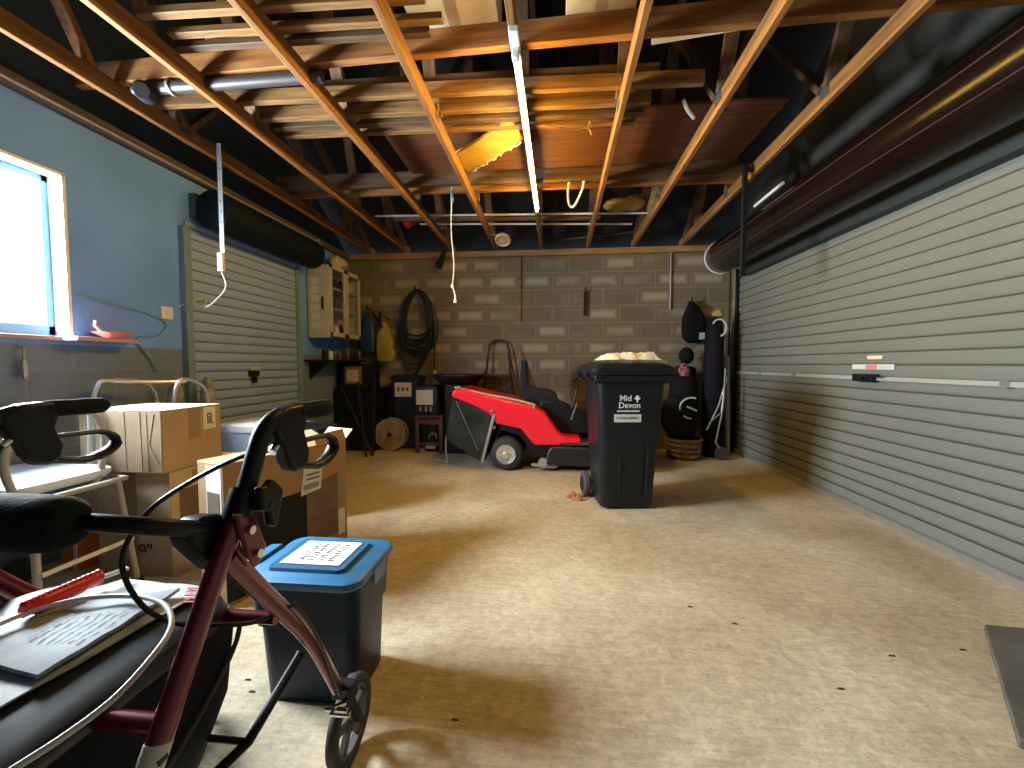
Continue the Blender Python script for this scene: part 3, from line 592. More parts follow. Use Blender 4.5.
# hanging wood lath, small black tool, vertical pipe
tag(MB().box(at(520, 258, Y=5.27).x-.012, at(520, 258, Y=5.27).x+.012, 5.27, 5.299, 1.66, 2.5).build('wooden_lath', 'wpale'), 'thin pale wooden lath standing vertically against the back wall blocks', 'lath')
p = at(585, 300, Y=5.24); b = MB(); b.beam((p.x, 5.25, 1.72), (p.x, 5.25, 2.03), .03, .02, up=(0, 1, 0)); b.tube([(p.x, 5.30, 2.03), (p.x, 5.22, 2.04), (p.x+.01, 5.22, 2.09)], .01, 6)
tag(b.build('file_tool', 'blackm'), 'narrow black tool hanging on a nail on the back wall above the wheelie bin', 'tool')
p = at(440, 262, Y=5.15); b = MB(); b.tube([(p.x+.05, 5.2, 2.58), (p.x+.03, 5.17, 2.50), (p.x-.02, 5.15, 2.36)], [.02, .035, .05], 8, smooth=4); tag(b.build('work_glove', 'rubber'), 'small black object hanging under the wall plate right of the hose', 'glove')
p = at(671, 260, Y=5.27); tag(MB().cyl((p.x, 5.27, 1.80), (p.x, 5.27, 2.5), .009).build('wall_conduit', 'steel'), 'thin vertical conduit on the back wall above the hanging black bag', 'conduit')
# rusty sack barrow
t = thing('sack_barrow', 'rusty hand truck leaning on the back wall behind the red mower', 'hand truck', (-.67, 5.1, 0))
zt = 1.41; b = MB(); b.tube([(-.86, 5.0, .1), (-.84, 5.14, .8), (-.80, 5.22, 1.28), (-.76, 5.24, 1.39), (-.67, 5.24, zt), (-.58, 5.24, 1.39), (-.54, 5.22, 1.28), (-.50, 5.14, .8), (-.48, 5.0, .1)], .016, 8, smooth=5); b.build('frame', 'rust', t)
for z in (.78, .95, .45): MB().box(-.84, -.50, 5.10, 5.125, z-.02, z+.02).build('crossbar', 'rust', t)
MB().box(-.84, -.50, 5.12, 5.13, .70, .93).build('back_plate', 'rust', t)
b = MB(); b.tube([(-.52, 5.1, 1.3), (-.44, 5.0, .9), (-.38, 4.95, .62)], .013, 8, smooth=4); b.build('handle', 'rust', t)
MB().box(-.86, -.48, 4.88, 5.0, .05, .065).build('toe_plate', 'rust', t)
for x in (-.90, -.44): MB().lathe([(.03, 0), (.10, 0), (.12, .015), (.12, .03), (.10, .045), (.03, .045)], (x-.022, 5.12, .12), (1, 0, 0), 24).build('wheel', 'rubber', t)

# ------------------------------------------------------------------ glazed cabinet on the left wall
t = thing('wall_cabinet', 'white glazed wall cabinet full of odds and ends, its white door swung open', 'cabinet', (XL+.12, 4.7, 1.42))
x0, x1, y0, y1, z0, z1 = XL+.005, -2.5, 4.36, 5.08, 1.42, 2.24
cw = mat('cabinet_white', (0.50, 0.49, 0.44), .5, var=.12, vscale=8)
b = MB(); b.box(x0, x1, y0, y0+.02, z0, z1); b.box(x0, x1, y1-.02, y1, z0, z1); b.box(x0, x1, y0, y1, z0, z0+.02); b.box(x0, x1, y0, y1, z1-.02, z1); b.box(x0, x0+.01, y0, y1, z0, z1); b.build('carcass', cw, t)
b = MB(); b.box(x0, x1-.02, y0, y1, 1.98, 1.995); b.box(x0, x1-.02, y0, y1, 1.74, 1.755); b.build('shelf', cw, t)
for a, c in ((y0, y0+.36), (y0+.37, y1)):
    b = MB(); b.box(x1, x1+.02, a, a+.05, z0, z1); b.box(x1, x1+.02, c-.05, c, z0, z1); b.box(x1, x1+.02, a, c, z0, z0+.05); b.box(x1, x1+.02, a, c, z1-.05, z1); d = b.build('glazed_door', cw, t, bevel=.002)
    MB().box(x1+.008, x1+.012, a+.05, c-.05, z0+.05, z1-.05).build('pane', 'glass', d)
b = MB(); b.box(XL+.015, x1+.015, y0-.03, y0-.008, z0-.02, z1-.02); d = b.build('open_door', cw, t, bevel=.002)
MB().box(-2.56, -2.545, y0-.045, y0-.03, 1.72, 1.86).build('handle', 'black', d)
for k in range(6): MB().box(-2.70, -2.60, y0-.0325, y0-.0302, 1.5+k*.1, 1.58+k*.1).build('paper_note', 'paper', d)
ci = 0
for zz in (1.44, 1.755, 1.995):
    for k in range(5):
        yy = y0+.1+k*.125; h = .1+random.random()*.11; r = .025+random.random()*.015; mm = random.choice(['wpl', 'redp', 'jar', 'bagblue', 'jar', 'cprint'])
        o = MB().lathe([(r, 0), (r, h*.7), (r*.5, h*.85), (r*.5, h)], (-2.62, yy, zz+.001), (0, 0, 1), 12).build('bottle', mm)
        sh = {1.44: 'bottom', 1.755: 'middle', 1.995: 'top'}[zz]
        tag(o, ['nearest', 'second nearest', 'middle one', 'second furthest', 'furthest'][k]+' of the small bottles on the '+sh+' shelf of the glazed cabinet', 'bottle', 'bottles on the '+sh+' cabinet shelf')
        continue
        tag(o, {1.44: 'small bottle on the bottom shelf of the glazed cabinet', 1.755: 'small bottle on the middle shelf of the glazed cabinet', 1.995: 'small bottle on the top shelf of the glazed cabinet'}[zz], 'bottle', {1.44: 'bottles on the bottom cabinet shelf', 1.755: 'bottles on the middle cabinet shelf', 1.995: 'bottles on the top cabinet shelf'}[zz])
b = MB(); b.ball((-2.60, 4.75, 2.33), .10, .16, .09, 12, 8, .2, 4); tag(b.build('crumpled_paper', 'cream', sub=1), 'crumpled pale paper lump on top of the glazed cabinet', 'paper')
# shelf of jars beneath
t = thing('wall_shelf', 'dark shelf with brackets under the glazed cabinet', 'shelf', (XL+.15, 4.7, 1.10))
MB().box(XL+.002, XL+.30, 4.25, 5.20, 1.13, 1.15).build('board', 'blackm', t, bevel=.002)
for y in (4.35, 5.1): MB().prism([(XL+.002, 1.13), (XL+.25, 1.13), (XL+.002, .92)], 'Y', y, y+.02).build('bracket', 'blackm', t)
for k in range(9):
    yy = 4.31+k*.10; h = .09+random.random()*.05; r = .036
    t = thing('storage_jar', ['first', 'second', 'third', 'fourth', 'fifth', 'sixth', 'seventh', 'eighth', 'last'][k]+' small lidded jar from the roller door end of the dark shelf', 'jar', (XL+.22, yy, 1.151), 0, 'jars on the dark shelf')
    MB().lathe([(r*.9, 0), (r, .01), (r, h-.01), (r*.8, h)], (XL+.22, yy, 1.151), (0, 0, 1), 16).build('jar_body', random.choice(['jar', 'cooler', 'cprint', 'jar']), t)
    MB().cyl((XL+.22, yy, 1.151+h), (XL+.22, yy, 1.151+h+.018), r*.85, seg=16).build('lid', 'grub', t)

# ------------------------------------------------------------------ dark corner
t = thing('tool_crate', 'dark crate with a cream label, on top of the black corner cupboard', 'crate', (-2.45, 4.95, .80))
MB().box(-2.62, -2.28, 4.8, 5.2, .791, 1.11).build('crate_body', 'blackm', t, bevel=.006); MB().box(-2.56, -2.34, 4.79, 4.799, .85, 1.07).build('label_frame', mat('brass_frame', (.16, .12, .05), .6), t); MB().box(-2.53, -2.38, 4.784, 4.79, .88, 1.03).build('label', 'cream', t)
t = thing('low_cupboard', 'black low cupboard in the corner below the cream-labelled crate', 'cupboard', (-2.45, 5.0, 0))
MB().box(-2.72, -2.20, 4.82, 5.25, 0, .79).build('carcass', 'blackm', t, bevel=.005); MB().box(-2.70, -2.47, 4.805, 4.82, .03, .76).build('door', 'black', t, bevel=.004); MB().box(-2.45, -2.22, 4.805, 4.82, .03, .76).build('door', 'black', t, bevel=.004)
t = thing('storage_bin', 'tall black storage bin with a lid and white label, behind the round spool end', 'bin', (-1.86, 5.14, 0))
MB().loft([(-1.86, 5.14, .32, .24, .03, 0), (-1.86, 5.14, .38, .26, .03, .90)]).build('bin_body', 'black', t); MB().loft([(-1.86, 5.14, .42, .29, .03, .90), (-1.86, 5.14, .42, .29, .03, .93), (-1.86, 5.14, .36, .24, .03, .96)]).build('lid', 'blackm', t)
MB().box(-2.0, -1.78, 5.0, 5.009, .68, .86).build('label', 'paper', t)
for k in range(3): MB().box(-1.965+k*.06, -1.935+k*.06, 4.997, 5.0, .75, .80).build('scribble', 'ink', t)
t = thing('cable_drum', 'round chipboard cable spool standing on edge on the floor in the far left corner', 'spool', (-2.02, 4.93, 0))
c = Vector((-2.02, 4.86, .206)); b = MB(); b.lathe([(.0, 0), (.20, 0), (.205, .004), (.205, .016), (.2, .02), (0, .02)], c, (0, 1, 0), 40); b.build('flange', 'chip', t)
MB().cyl(c+Vector((0, .02, 0)), c+Vector((0, .12, 0)), .08).build('core', 'chip', t); b = MB(); b.lathe([(0, 0), (.20, 0), (.205, .004), (.205, .016), (.2, .02), (0, .02)], c+Vector((0, .12, 0)), (0, 1, 0), 40); b.build('flange', 'chip', t)
b = MB(); b.cyl(c+Vector((0, -.004, 0)), c, .03, seg=16)
for k in range(3): a = k*2.1; b.cyl(c+Vector((.05*math.cos(a), -.006, .05*math.sin(a))), c+Vector((.05*math.cos(a), 0, .05*math.sin(a))), .007, seg=8)
b.build('hub_hole', 'black', t)
t = thing('wooden_stool', 'small red-brown wooden stool in the far left corner', 'stool', (-1.45, 5.0, 0))
sx0, sx1, sy0, sy1 = -1.63, -1.33, 4.78, 5.06
for x in (sx0, sx1):
    for y in (sy0, sy1): MB().box(x-.02, x+.02, y-.02, y+.02, 0, .44).build('leg', 'brown', t, bevel=.003)
MB().box(sx0-.03, sx1+.03, sy0-.03, sy1+.03, .44, .47).build('seat', 'brown', t, bevel=.005)
MB().box(sx0, sx1, sy0-.012, sy0+.012, .36, .42).build('apron', 'brown', t); MB().box(sx0, sx1, sy0-.01, sy0+.01, .10, .13).build('stretcher', 'brown', t)
t = thing('battery_charger', 'black box with a white label standing on the small stool', 'box', (-1.5, 4.92, .471))
MB().loft([(-1.52, 4.92, .30, .24, .03, .471), (-1.52, 4.92, .32, .26, .03, .80), (-1.52, 4.92, .28, .22, .03, .84)]).build('case', 'black', t); MB().box(-1.64, -1.43, 4.775, 4.79, .60, .78).build('label', 'paper', t)
b = MB()
for x in (-1.60, -1.53, -1.47): b.box(x, x+.025, 4.775, 4.79, .52, .58)
b.build('terminal', 'steel', t)
t = thing('kettle_bell', 'black rounded weight with white lettering on the floor beneath the small stool', 'weight', (-1.48, 4.95, 0))
MB().lathe([(.07, 0), (.09, .03), (.085, .1), (.05, .15), (.02, .17)], (-1.48, 4.93, 0), (0, 0, 1), 20).build('weight_body', 'black', t)
MB().tube([(-1.53, 4.93, .14), (-1.52, 4.93, .2), (-1.48, 4.93, .22), (-1.44, 4.93, .2), (-1.43, 4.93, .14)], .012, 8, smooth=4).build('handle', 'steel', t)
MB().box(-1.545, -1.415, 4.833, 4.84, .045, .08).build('white_band', 'paper', t)
t = thing('plastic_tub', 'shallow black tub on a dark box between the stool and the mower', 'tub', (-1.12, 5.0, .86))
MB().lathe([(.22, 0), (.25, .01), (.33, .10), (.345, .10), (.34, .115), (.31, .10), (.23, .02), (0, .02)], (-1.13, 4.90, .86), (0, 0, 1), 32).build('tub_body', 'black', t)
MB().tube([(-.84, 4.80, .93), (-.80, 4.77, .97), (-.76, 4.74, 1.01)], .012, 8, smooth=4).build('handle', 'black', t)
tag(MB().loft([(-1.11, 4.95, .34, .34, .03, 0), (-1.11, 4.95, .36, .36, .03, .859)]).build('dark_box', 'blackm', bevel=.004), 'plain dark box standing under the shallow black tub', 'box')
for k, (xa, za, xb, yb, lab) in enumerate([(-2.16, 1.0, -2.13, 4.62, 'dark tool handle standing almost upright between the cupboard and the spool'), (-2.62, .85, -2.10, 4.55, 'dark tool handle leaning left, longest of the three by the spool'), (-2.38, .88, -2.16, 4.50, 'dark tool handle leaning slightly left, shortest of the three by the spool')]):
    tag(MB().tube([(xb, yb, .0), (xa, 4.77, za)], .014, 8).build('garden_tool', 'blackm'), lab, 'tool')
b = MB(); b.tube([(-1.35, 4.45, .006), (-1.2, 4.4, .006), (-1.13, 4.3, .01), (-1.115, 4.2, .15), (-1.09, 4.1, .34)], .005, 6, smooth=6); tag(b.build('thin_cord', 'rope'), 'thin pale cord trailing from the grass bag onto the floor', 'cord')
# ------------------------------------------------------------------ right corner
t = thing('hanging_rucksack', 'black bag hanging on a hook on the back wall above the golf bags', 'bag', (1.75, 5.15, 1.36))
b = MB(); b.loft([(1.76, 5.17, .12, .08, .04, 1.36), (1.77, 5.16, .27, .16, .08, 1.42), (1.77, 5.16, .30, .18, .09, 1.52), (1.76, 5.16, .26, .16, .08, 1.68), (1.75, 5.17, .14, .12, .05, 1.80), (1.74, 5.18, .05, .05, .02, 1.87)]); b.build('bag_body', 'fab', t)
MB().tube([(1.74, 5.3, 1.88), (1.74, 5.16, 1.88), (1.74, 5.15, 1.92)], .01, 8).build('hook', 'blackm', t)
MB().box(1.80, 1.86, 5.055, 5.07, 1.40, 1.48).build('tag', mat('pale_teal', (.3, .4, .4), .6), t)
t = thing('golf_bag', 'black golf bag with a white curved emblem leaning in the far right corner', 'golf bag', (1.6, 4.95, .24))
b = MB(); b.tube([(1.52, 4.80, .25), (1.56, 4.88, .55), (1.60, 4.97, .85), (1.63, 5.02, 1.05)], [.155, .175, .16, .12], 20, smooth=5); b.build('bag_body', 'fab', t)
b = MB(); b.ball((1.45, 4.77, .50), .17, .10, .24, 16, 10, .04, 3); b.build('pocket', 'navy', t)
R3 = ROT_FRONT
b = MB(); cc = Vector((1.60, 4.69, .60)); b.tube([cc+Vector((.13*math.cos(a)*1.0, .0, .12*math.sin(a))) for a in [math.radians(q) for q in range(70, 290, 20)]], .011, 8); b.tube([cc+Vector((-.05, 0, .02)), cc+Vector((.06, 0, -.03))], .009, 6); b.build('emblem', mat('emblem_grey', (.45, .45, .45), .6), t)
b = MB()
for k in range(5): b.tube([(1.62+.02*k, 5.02, 1.0), (1.58+.04*k, 5.03, 1.14+.02*(k % 2))], .006, 6); 
b.build('club_shaft', 'chrome', t)
b = MB(); b.ball((1.63, 5.0, 1.20), .09, .08, .10, 14, 9, .05, 8); b.build('head_cover', 'fab', t); b = MB(); b.ball((1.58, 4.90, 1.02), .07, .05, .09, 10, 7, .1, 9); b.build('patterned_head_cover', mat('pink_black_pattern', (.45, .16, .17), .8, col2=(.02, .015, .02), vscale=28), t)
t = thing('wicker_basket', 'low woven basket on the floor under the golf bag', 'basket', (1.58, 4.85, 0))
MB().lathe([(.15, 0), (.17, .02), (.19, .12), (.20, .22), (.205, .24), (.18, .24), (.17, .2), (.13, .02)], (1.56, 4.82, 0), (0, 0, 1), 28).build('basket_body', 'wicker', t)
b = MB()
for z in (.05, .11, .17, .23): b.tube([(1.56+(.172+.03*z/.24*1)*math.cos(a)*1.02, 4.82+(.172+.03*z/.24)*math.sin(a)*1.02, z) for a in [i*math.pi/12 for i in range(24)]], .009, 6, closed=True)
b.build('woven_band', 'chip', t)
t = thing('tall_golf_bag', 'tall black zipped travel bag standing beside the white pipe in the right corner', 'golf bag', (1.98, 5.05, 0))
b = MB(); b.loft([(1.95, 4.96, .23, .22, .1, .0), (1.94, 4.96, .25, .22, .11, .5), (1.93, 4.96, .23, .21, .1, 1.0), (1.935, 4.965, .20, .19, .09, 1.42), (1.94, 4.97, .16, .15, .07, 1.60), (1.94, 4.97, .09, .09, .04, 1.66)]); b.build('bag_body', 'navy', t)
b = MB(); cc = Vector((1.95, 4.90, 1.52)); b.tube([cc+Vector((.08*math.sin(a), -.03, .10*math.cos(a))) for a in [math.radians(q) for q in range(-60, 190, 25)]], .011, 8); b.build('carry_handle', mat('grey_strap', (.5, .5, .5), .6), t)
b = MB(); b.ball((1.97, 4.97, 1.69), .07, .06, .05, 10, 7, .15, 3); b.build('crown_fastening', 'tan', t)
t = thing('golf_trolley', 'folded golf trolley with thin silver tubes leaning before the tall black bag', 'trolley', (2.0, 4.85, 0))
b = MB(); b.tube([(1.78, 4.72, .35), (1.92, 4.76, .62), (2.02, 4.80, .95)], .009, 8); b.tube([(1.88, 4.71, .22), (1.97, 4.76, .6), (2.0, 4.80, 1.05)], .009, 8); b.tube([(1.82, 4.71, .45), (1.95, 4.75, .55), (1.98, 4.77, .75)], .008, 8); b.build('trolley_tube', 'alu', t)
MB().lathe([(.03, 0), (.07, 0), (.08, .012), (.07, .03), (.03, .03)], (1.96, 4.75, .08), (0, -1, 0), 20).build('wheel', 'grub', t)
MB().tube([(1.88, 4.73, .22), (1.96, 4.73, .08)], .01, 8).build('wheel_arm', 'alu', t)
tag(MB().cyl((2.155, 5.05, 0), (2.17, 5.16, 1.20), .028, seg=14).build('plastic_pipe', mat('off_white_pipe', (.45, .45, .42), .5)), 'off-white pipe standing upright in the right corner beside the door edge', 'pipe')

# ================================================================== LEFT WALL FITTINGS
p = at(166, 313, X=XL); t = thing('wall_socket', 'white electrical socket plate on the blue wall left of the small roller door', 'socket', (XL, p.y, p.z))
MB().box(XL+.001, XL+.012, p.y-.045, p.y+.045, p.z-.045, p.z+.045).build('face_plate', 'wpl', t, bevel=.003); MB().box(XL+.012, XL+.018, p.y-.012, p.y+.012, p.z-.015, p.z+.015).build('rocker', 'paper', t)
p = at(204, 208, X=XL); t = thing('door_operator', 'dark control unit with tangled wires at the top corner of the small roller door', 'control unit', (XL, p.y, p.z))
MB().box(XL+.001, XL+.06, p.y-.14, p.y-.02, p.z-.12, p.z+.06).build('case', mat('navy_case', (.03, .08, .12), .5), t, bevel=.005)
b = MB()
for k in range(4): b.tube([(XL+.05, p.y-.08, p.z+.02), (XL+.06+.01*k, p.y-.02+.03*k, p.z+.08-.03*k), (XL+.05, p.y+.08-.04*k, p.z-.1)], .004, 6, smooth=6)
b.build('wire', 'rope', t)
b = MB(); b.tube([(XL+.055, -1, PL+.02), (XL+.055, 3.0, PL+.02), (XL+.056, 4.45, PL+.02), (XL+.056, 4.5, PL+.05), (XL+.07, 4.56, PL-.05)], .008, 6); tag(b.build('wall_cable', mat('grey_cable', (.35, .36, .42), .5)), 'grey cable clipped along the timber plate at the top of the left wall', 'cable')
b = MB(); q1 = at(68, 305, X=XL+.012); b.tube([(XL+.008, 2.10, 1.50), (XL+.008, 2.6, 1.42), (XL+.008, 2.58, 1.30), (XL+.012, 2.42, 1.27), (XL+.015, 2.5, 1.15), (XL+.02, 2.55, 1.05)], .006, 6, smooth=6); tag(b.build('loose_cable', mat('teal_cable', (.12, .30, .40), .5)), 'loose cable looping down the blue wall under the socket', 'cable')
b = MB(); p = at(22, 352, X=XL+.03); b.tube([(XL, p.y, p.z+.03), (XL+.04, p.y, p.z+.02), (XL+.04, p.y, p.z-.05)], .006, 6); b.ball((XL+.04, p.y, p.z-.09), .018, .018, .06, 8, 6); tag(b.build('hanging_key_fob', 'steel'), 'small grey catch hanging under the window sill', 'catch')
t = thing('enamel_dish', 'shallow red and white dish standing on the window sill end', 'dish', (XL+.0, 2.2, WIN_Z0-.003))
MB().lathe([(.03, 0), (.05, .005), (.095, .032), (.10, .036), (.09, .034), (.04, .01), (0, .01)], (XL+.09, 2.22, WIN_Z0-.003), (0, 0, 1), 28).build('dish_body', mat('pink_red', (.75, .22, .2), .4), t)
MB().tube([(XL+.06, 2.18, WIN_Z0+.03), (XL+.05, 2.15, WIN_Z0+.07), (XL+.055, 2.15, WIN_Z0+.10)], .008, 8).build('brush', 'paper', t)
# sill extension under the dish
b = MB(); b.box(XL+.0, XL+.13, 2.0, 2.34, WIN_Z0-.028, WIN_Z0-.004); b.build('sill_ledge', mat('sill_paint', (0, 0, 0)), wo, bevel=.003)
# clear wrapped items by the left door
for k, (px, lab) in enumerate([(176, 'clear wrapped bundle standing against the wall left of the roller door guide'), (208, 'clear wrapped bundle standing in front of the small roller door')]):
    p = at(px, 400, X=-2.6); b = MB(); b.loft([(p.x, p.y, .14, .12, .04, 0), (p.x, p.y, .14, .12, .04, .6), (p.x, p.y, .08, .07, .03, .92), (p.x, p.y, .03, .03, .01, 1.0)]); tag(b.build('wrapped_bundle', mat('cloudy_wrap', (.42, .42, .40), .25, var=.5, vscale=14), sub=0), lab, 'bundle')
#@@PART2@@
# ================================================================== WHEELIE BIN
BC = (0.565, 3.21)
BR = math.radians(7)
t = thing('wheelie_bin', 'tall black wheeled refuse bin with Mid Devon printed on its front', 'wheelie bin', (BC[0], BC[1], 0), BR)
t.scale = (1.05, 1.0, 1.03); FR[t.name] = FR[t.name] @ Matrix.Diagonal((1.05, 1.0, 1.03, 1))
b = MB(); b.loft([(0, .02, .37, .36, .05, .015), (0, .02, .385, .38, .055, .03), (0, .01, .42, .43, .055, .45), (0, 0, .465, .49, .05, .86), (0, 0, .48, .51, .05, .985)])
b.build('bin_body', 'binpl', t, local=True)
b = MB(); b.prism([(-.255, .93), (-.30, .955), (-.30, .99), (-.255, 1.005)], 'X', -.27, .27); b.build('front_rim', 'binpl', t, bevel=.006, local=True)
b = MB(); b.loft([(0, 0, .52, .54, .06, .955), (0, 0, .56, .58, .06, .975), (0, 0, .56, .58, .06, 1.0)]); b.build('rim', 'binpl', t, local=True)
for s in (-1, 1):
    for ya_, yb_ in ((-.20, -.13), (.12, .20)): MB().prism([(s*.26, .93), (s*.29, .965), (s*.320, .985), (s*.320, 1.015), (s*.26, 1.015)], 'Y', ya_, yb_).build('lifting_lug', 'binpl', t, bevel=.005, local=True)
b = MB(); b.loft([(0, -.01, .585, .60, .06, .995), (0, -.01, .60, .615, .06, 1.015), (0, -.01, .585, .60, .06, 1.04), (0, 0, .50, .52, .07, 1.07), (0, 0, .40, .42, .08, 1.085)]); b.build('lid', 'binpl', t, local=True)
b = MB(); b.tube([(-.2, .27, 1.0), (-.2, .34, 1.03), (.2, .34, 1.03), (.2, .27, 1.0)], .016, 8, smooth=3); b.build('handle', 'binpl', t, local=True)
for x in (.10,):
    b = MB(); b.tube([(x+.02, -.185-.012, .10), (x+.025, -.21, .35), (x+.022, -.222, .46), (x-.0, -.225, .49)], .010, 8, smooth=4); b.build('front_rib', 'binpl', t, local=True)
b = MB(); b.tube([(-.07, -.178, .06), (-.068, -.205, .40)], .007, 8); b.build('front_rib', 'binpl', t, local=True)
for s in (-1, 1):
    b = MB(); b.lathe([(.025, 0), (.085, 0), (.10, .012), (.10, .04), (.085, .052), (.025, .052)], (s*.235-.026, .17, .10), (1, 0, 0), 28); wl = b.build('wheel', 'grub', t, local=True)
    b = MB(); b.lathe([(.0, 0), (.055, 0), (.06, .008), (.0, .008)], (s*.235-.034 if s < 0 else s*.235+.026, .17, .10), (1, 0, 0), 20); b.build('hub', 'rubber', wl, local=True)
MB().cyl((-.235, .17, .10), (.235, .17, .10), .012).build('axle', 'steel', t, local=True)
fr = FR[t.name]
def onbin(x, z, off=.003):
    y = -(.19+(z-.45)*.0)
    yy = -.205-(.04)*((z-.45)/.41) if z > .45 else -.205
    return fr@Vector((x, yy-off, z))
RB = (Matrix.Rotation(BR, 3, 'Z') @ ROT_FRONT) @ Matrix.Rotation(math.radians(5), 3, 'X')
text_part('logo_text', 'Mid', .060, 'wpl', t, onbin(-.045, .826), RB, bold=.0007)
text_part('logo_text', 'Devon', .060, 'wpl', t, onbin(-.015, .775), RB, bold=.0007)
b = MB()
for a in (-60, -25, 25, 60, 0):
    r = math.radians(a); p0 = onbin(.038, .812); b.tube([p0, p0+Vector((.026*math.sin(r), -.001, .036*math.cos(r)))], [.0015, .0035, .002], 6, smooth=2)
b.tube([onbin(.038, .84), onbin(.038, .797)], .003, 6); b.build('leaf_emblem', 'wpl', t)
b = MB()
for k in range(15): 
    p0 = onbin(-.095+k*.0105, .735); b.box(p0.x-.004, p0.x+.004, p0.y-.001, p0.y+.002, p0.z-.006, p0.z+.006)
b.build('small_lettering', mat('grey_letter', (.5, .52, .52), .6), t)
a, c = onbin(-.12, .655), onbin(.07, .655); a2, c2 = onbin(-.12, .712), onbin(.07, .712)
lb = MB().quadsheet(a, c, c2, a2, .002, n=(0, -1, 0)).build('address_label', 'paper', t)
b = MB()
R_ = random.Random(4)
for k in range(9):
    p0 = onbin(-.105+k*.017, .685, .0065); h = R_.uniform(.006, .014); b.tube([p0+Vector((0, 0, -h*.6)), p0+Vector((.006, 0, h)), p0+Vector((.011, 0, -h*.4))], .0016, 5)
b.build('handwriting', 'ink', lb)
# paper and cloth heap on the lid
b = MB(); R_ = random.Random(11); g = []
for j in range(9):
    row = []
    for i in range(15):
        u, v = i/14, j/8; e = min(u, 1-u, v, 1-v)*2
        row.append(fr@Vector((-.17+.40*u+R_.uniform(-.012, .012), -.18+.36*v+R_.uniform(-.012, .012), 1.088+.01+min(.03, e*.12)+R_.uniform(0, .028)*(e > .05))))
    g.append(row)
b.sheet(g, .004); tag(b.build('crumpled_dust_sheet', mat('cream_cloth', (.66, .62, .50), .85, var=.25, vscale=16), sub=0), 'crumpled cream cloth lying on the lid of the refuse bin', 'cloth')
for k, (x, y) in enumerate(((.16, 3.28), (.20, 3.24), (.24, 3.30), (.19, 3.33), (.23, 3.22))):
    b = MB(); b.loft([(x, y, .05, .04, .015, .001), (x+.01, y, .06, .045, .02, .012), (x, y+.01, .02, .02, .01, .02+.005*k)], 2); tag(b.build('dry_leaf', 'leaf'), ['leftmost', 'second from left', 'rightmost', 'rearmost', 'frontmost'][k]+' curled dry brown leaf on the floor beside the bin wheel', 'leaf', 'dry leaves by the bin wheel')

# ================================================================== RIDE-ON MOWER
MY0, MY1 = 4.02, 4.74
def mp(px, py, Y=4.02): q = at(px, py, Y=Y); return (q.x, q.z)
t = thing('ride_on_mower', 'red ride-on lawn mower with black seat and grass bag, parked behind the bin', 'lawn mower', (-.1, 4.38, 0))
red = [mp(*q) for q in [(451, 397), (452, 391), (457, 388.5), (480, 394), (505, 400), (534, 406.5), (544, 412), (552, 423), (558, 432), (563, 436), (581, 438), (581, 446), (534, 445.5), (528, 438), (521, 429), (508, 426.5), (496, 424), (489, 414), (478, 408)]]
b = MB(); b.prism(red[:11]+red[11:], 'Y', MY0, MY1-.0); b.build('red_bodywork', 'mred', t, bevel=.022, seg=3)
b = MB(); bag = [mp(*q) for q in [(452, 398), (478, 408), (491, 414), (496, 414), (484, 462), (479, 461.5), (446, 441), (445.5, 436)]]; b.prism(bag, 'Y', MY0+.02, MY1-.02); gb = b.build('grass_bag', 'mesh', t, bevel=.01)
b = MB(); b.tube([at(456, 401, Y=4.03), at(478, 450, Y=4.03)], .004, 6); b.build('bag_seam', 'steel', gb)
b = MB(); b.beam(at(494.5, 414, Y=4.02), at(482, 462, Y=4.02), .03, .022, up=(0, 1, 0)); b.build('bag_frame', 'steel', gb, bevel=.004)
b = MB(); b.tube([at(455, 387.5, Y=4.10), at(480, 393, Y=4.10), at(516, 400, Y=4.10), at(535, 405, Y=4.10)], .012, 8, smooth=3); b.tube([at(455, 387.5, Y=4.10), at(455, 387, Y=4.5)], .01, 8); b.build('bag_lever', mat('beige_tube', (.45, .33, .24), .5), t)
for p in ((459, 387), (534, 407.5), (492, 411)): q = at(*p, Y=4.02); MB().cyl(q+Vector((0, -.02, 0)), q+Vector((0, .03, 0)), .014, seg=12).build('bolt', 'steel', t, bevel=.003)
b = MB(); ch = [mp(*q) for q in [(497, 420), (524, 428), (534, 444), (560, 446), (558, 450), (541, 459), (533, 454), (519, 436), (500, 431)]]; b.prism(ch, 'Y', MY0+.05, MY1-.05); b.build('chassis', 'blackm', t, bevel=.006)
b = MB(); q = at(494, 427, Y=4.05); b.ball(q, .022, .02, .022, 10, 8); b.build('tow_ball', 'chrome', t)
# deck, footplate, hood and front
b = MB(); b.prism([(-.06, .07), (.92, .07), (.95, .12), (.92, .26), (.02, .27), (-.02, .22)], 'Y', MY0+.0, MY1-.02); b.build('cutting_deck', mat('deck_black', (.014, .015, .017), .45, var=.3, vscale=9), t, bevel=.02, seg=3)
MB().box(.10, .55, MY0+.0, MY1-.0, .285, .315).build('foot_plate', 'grub', t, bevel=.006)
b = MB(); b.prism([(.02, .36), (.16, .36), (.40, .38), (.44, .56), (.30, .60), (.10, .70), (-.10, .72), (-.12, .5)], 'Y', 4.20, 4.60); b.build('seat_pan', 'black', t, bevel=.015)
b = MB(); b.prism([(.52, .30), (1.05, .30), (1.10, .42), (1.04, .66), (.90, .76), (.56, .82), (.48, .74)], 'Y', 4.16, 4.62); b.build('hood', 'mred', t, bevel=.04, seg=3)
b = MB(); b.prism([(1.06, .34), (1.12, .34), (1.13, .42), (1.09, .58)], 'Y', 4.22, 4.56); b.build('grille', 'black', t, bevel=.01)
b = MB(); b.prism([(.38, .50), (.56, .40), (.58, .84), (.48, .92), (.40, .86)], 'Y', 4.24, 4.54); b.build('dashboard', 'black', t, bevel=.02)
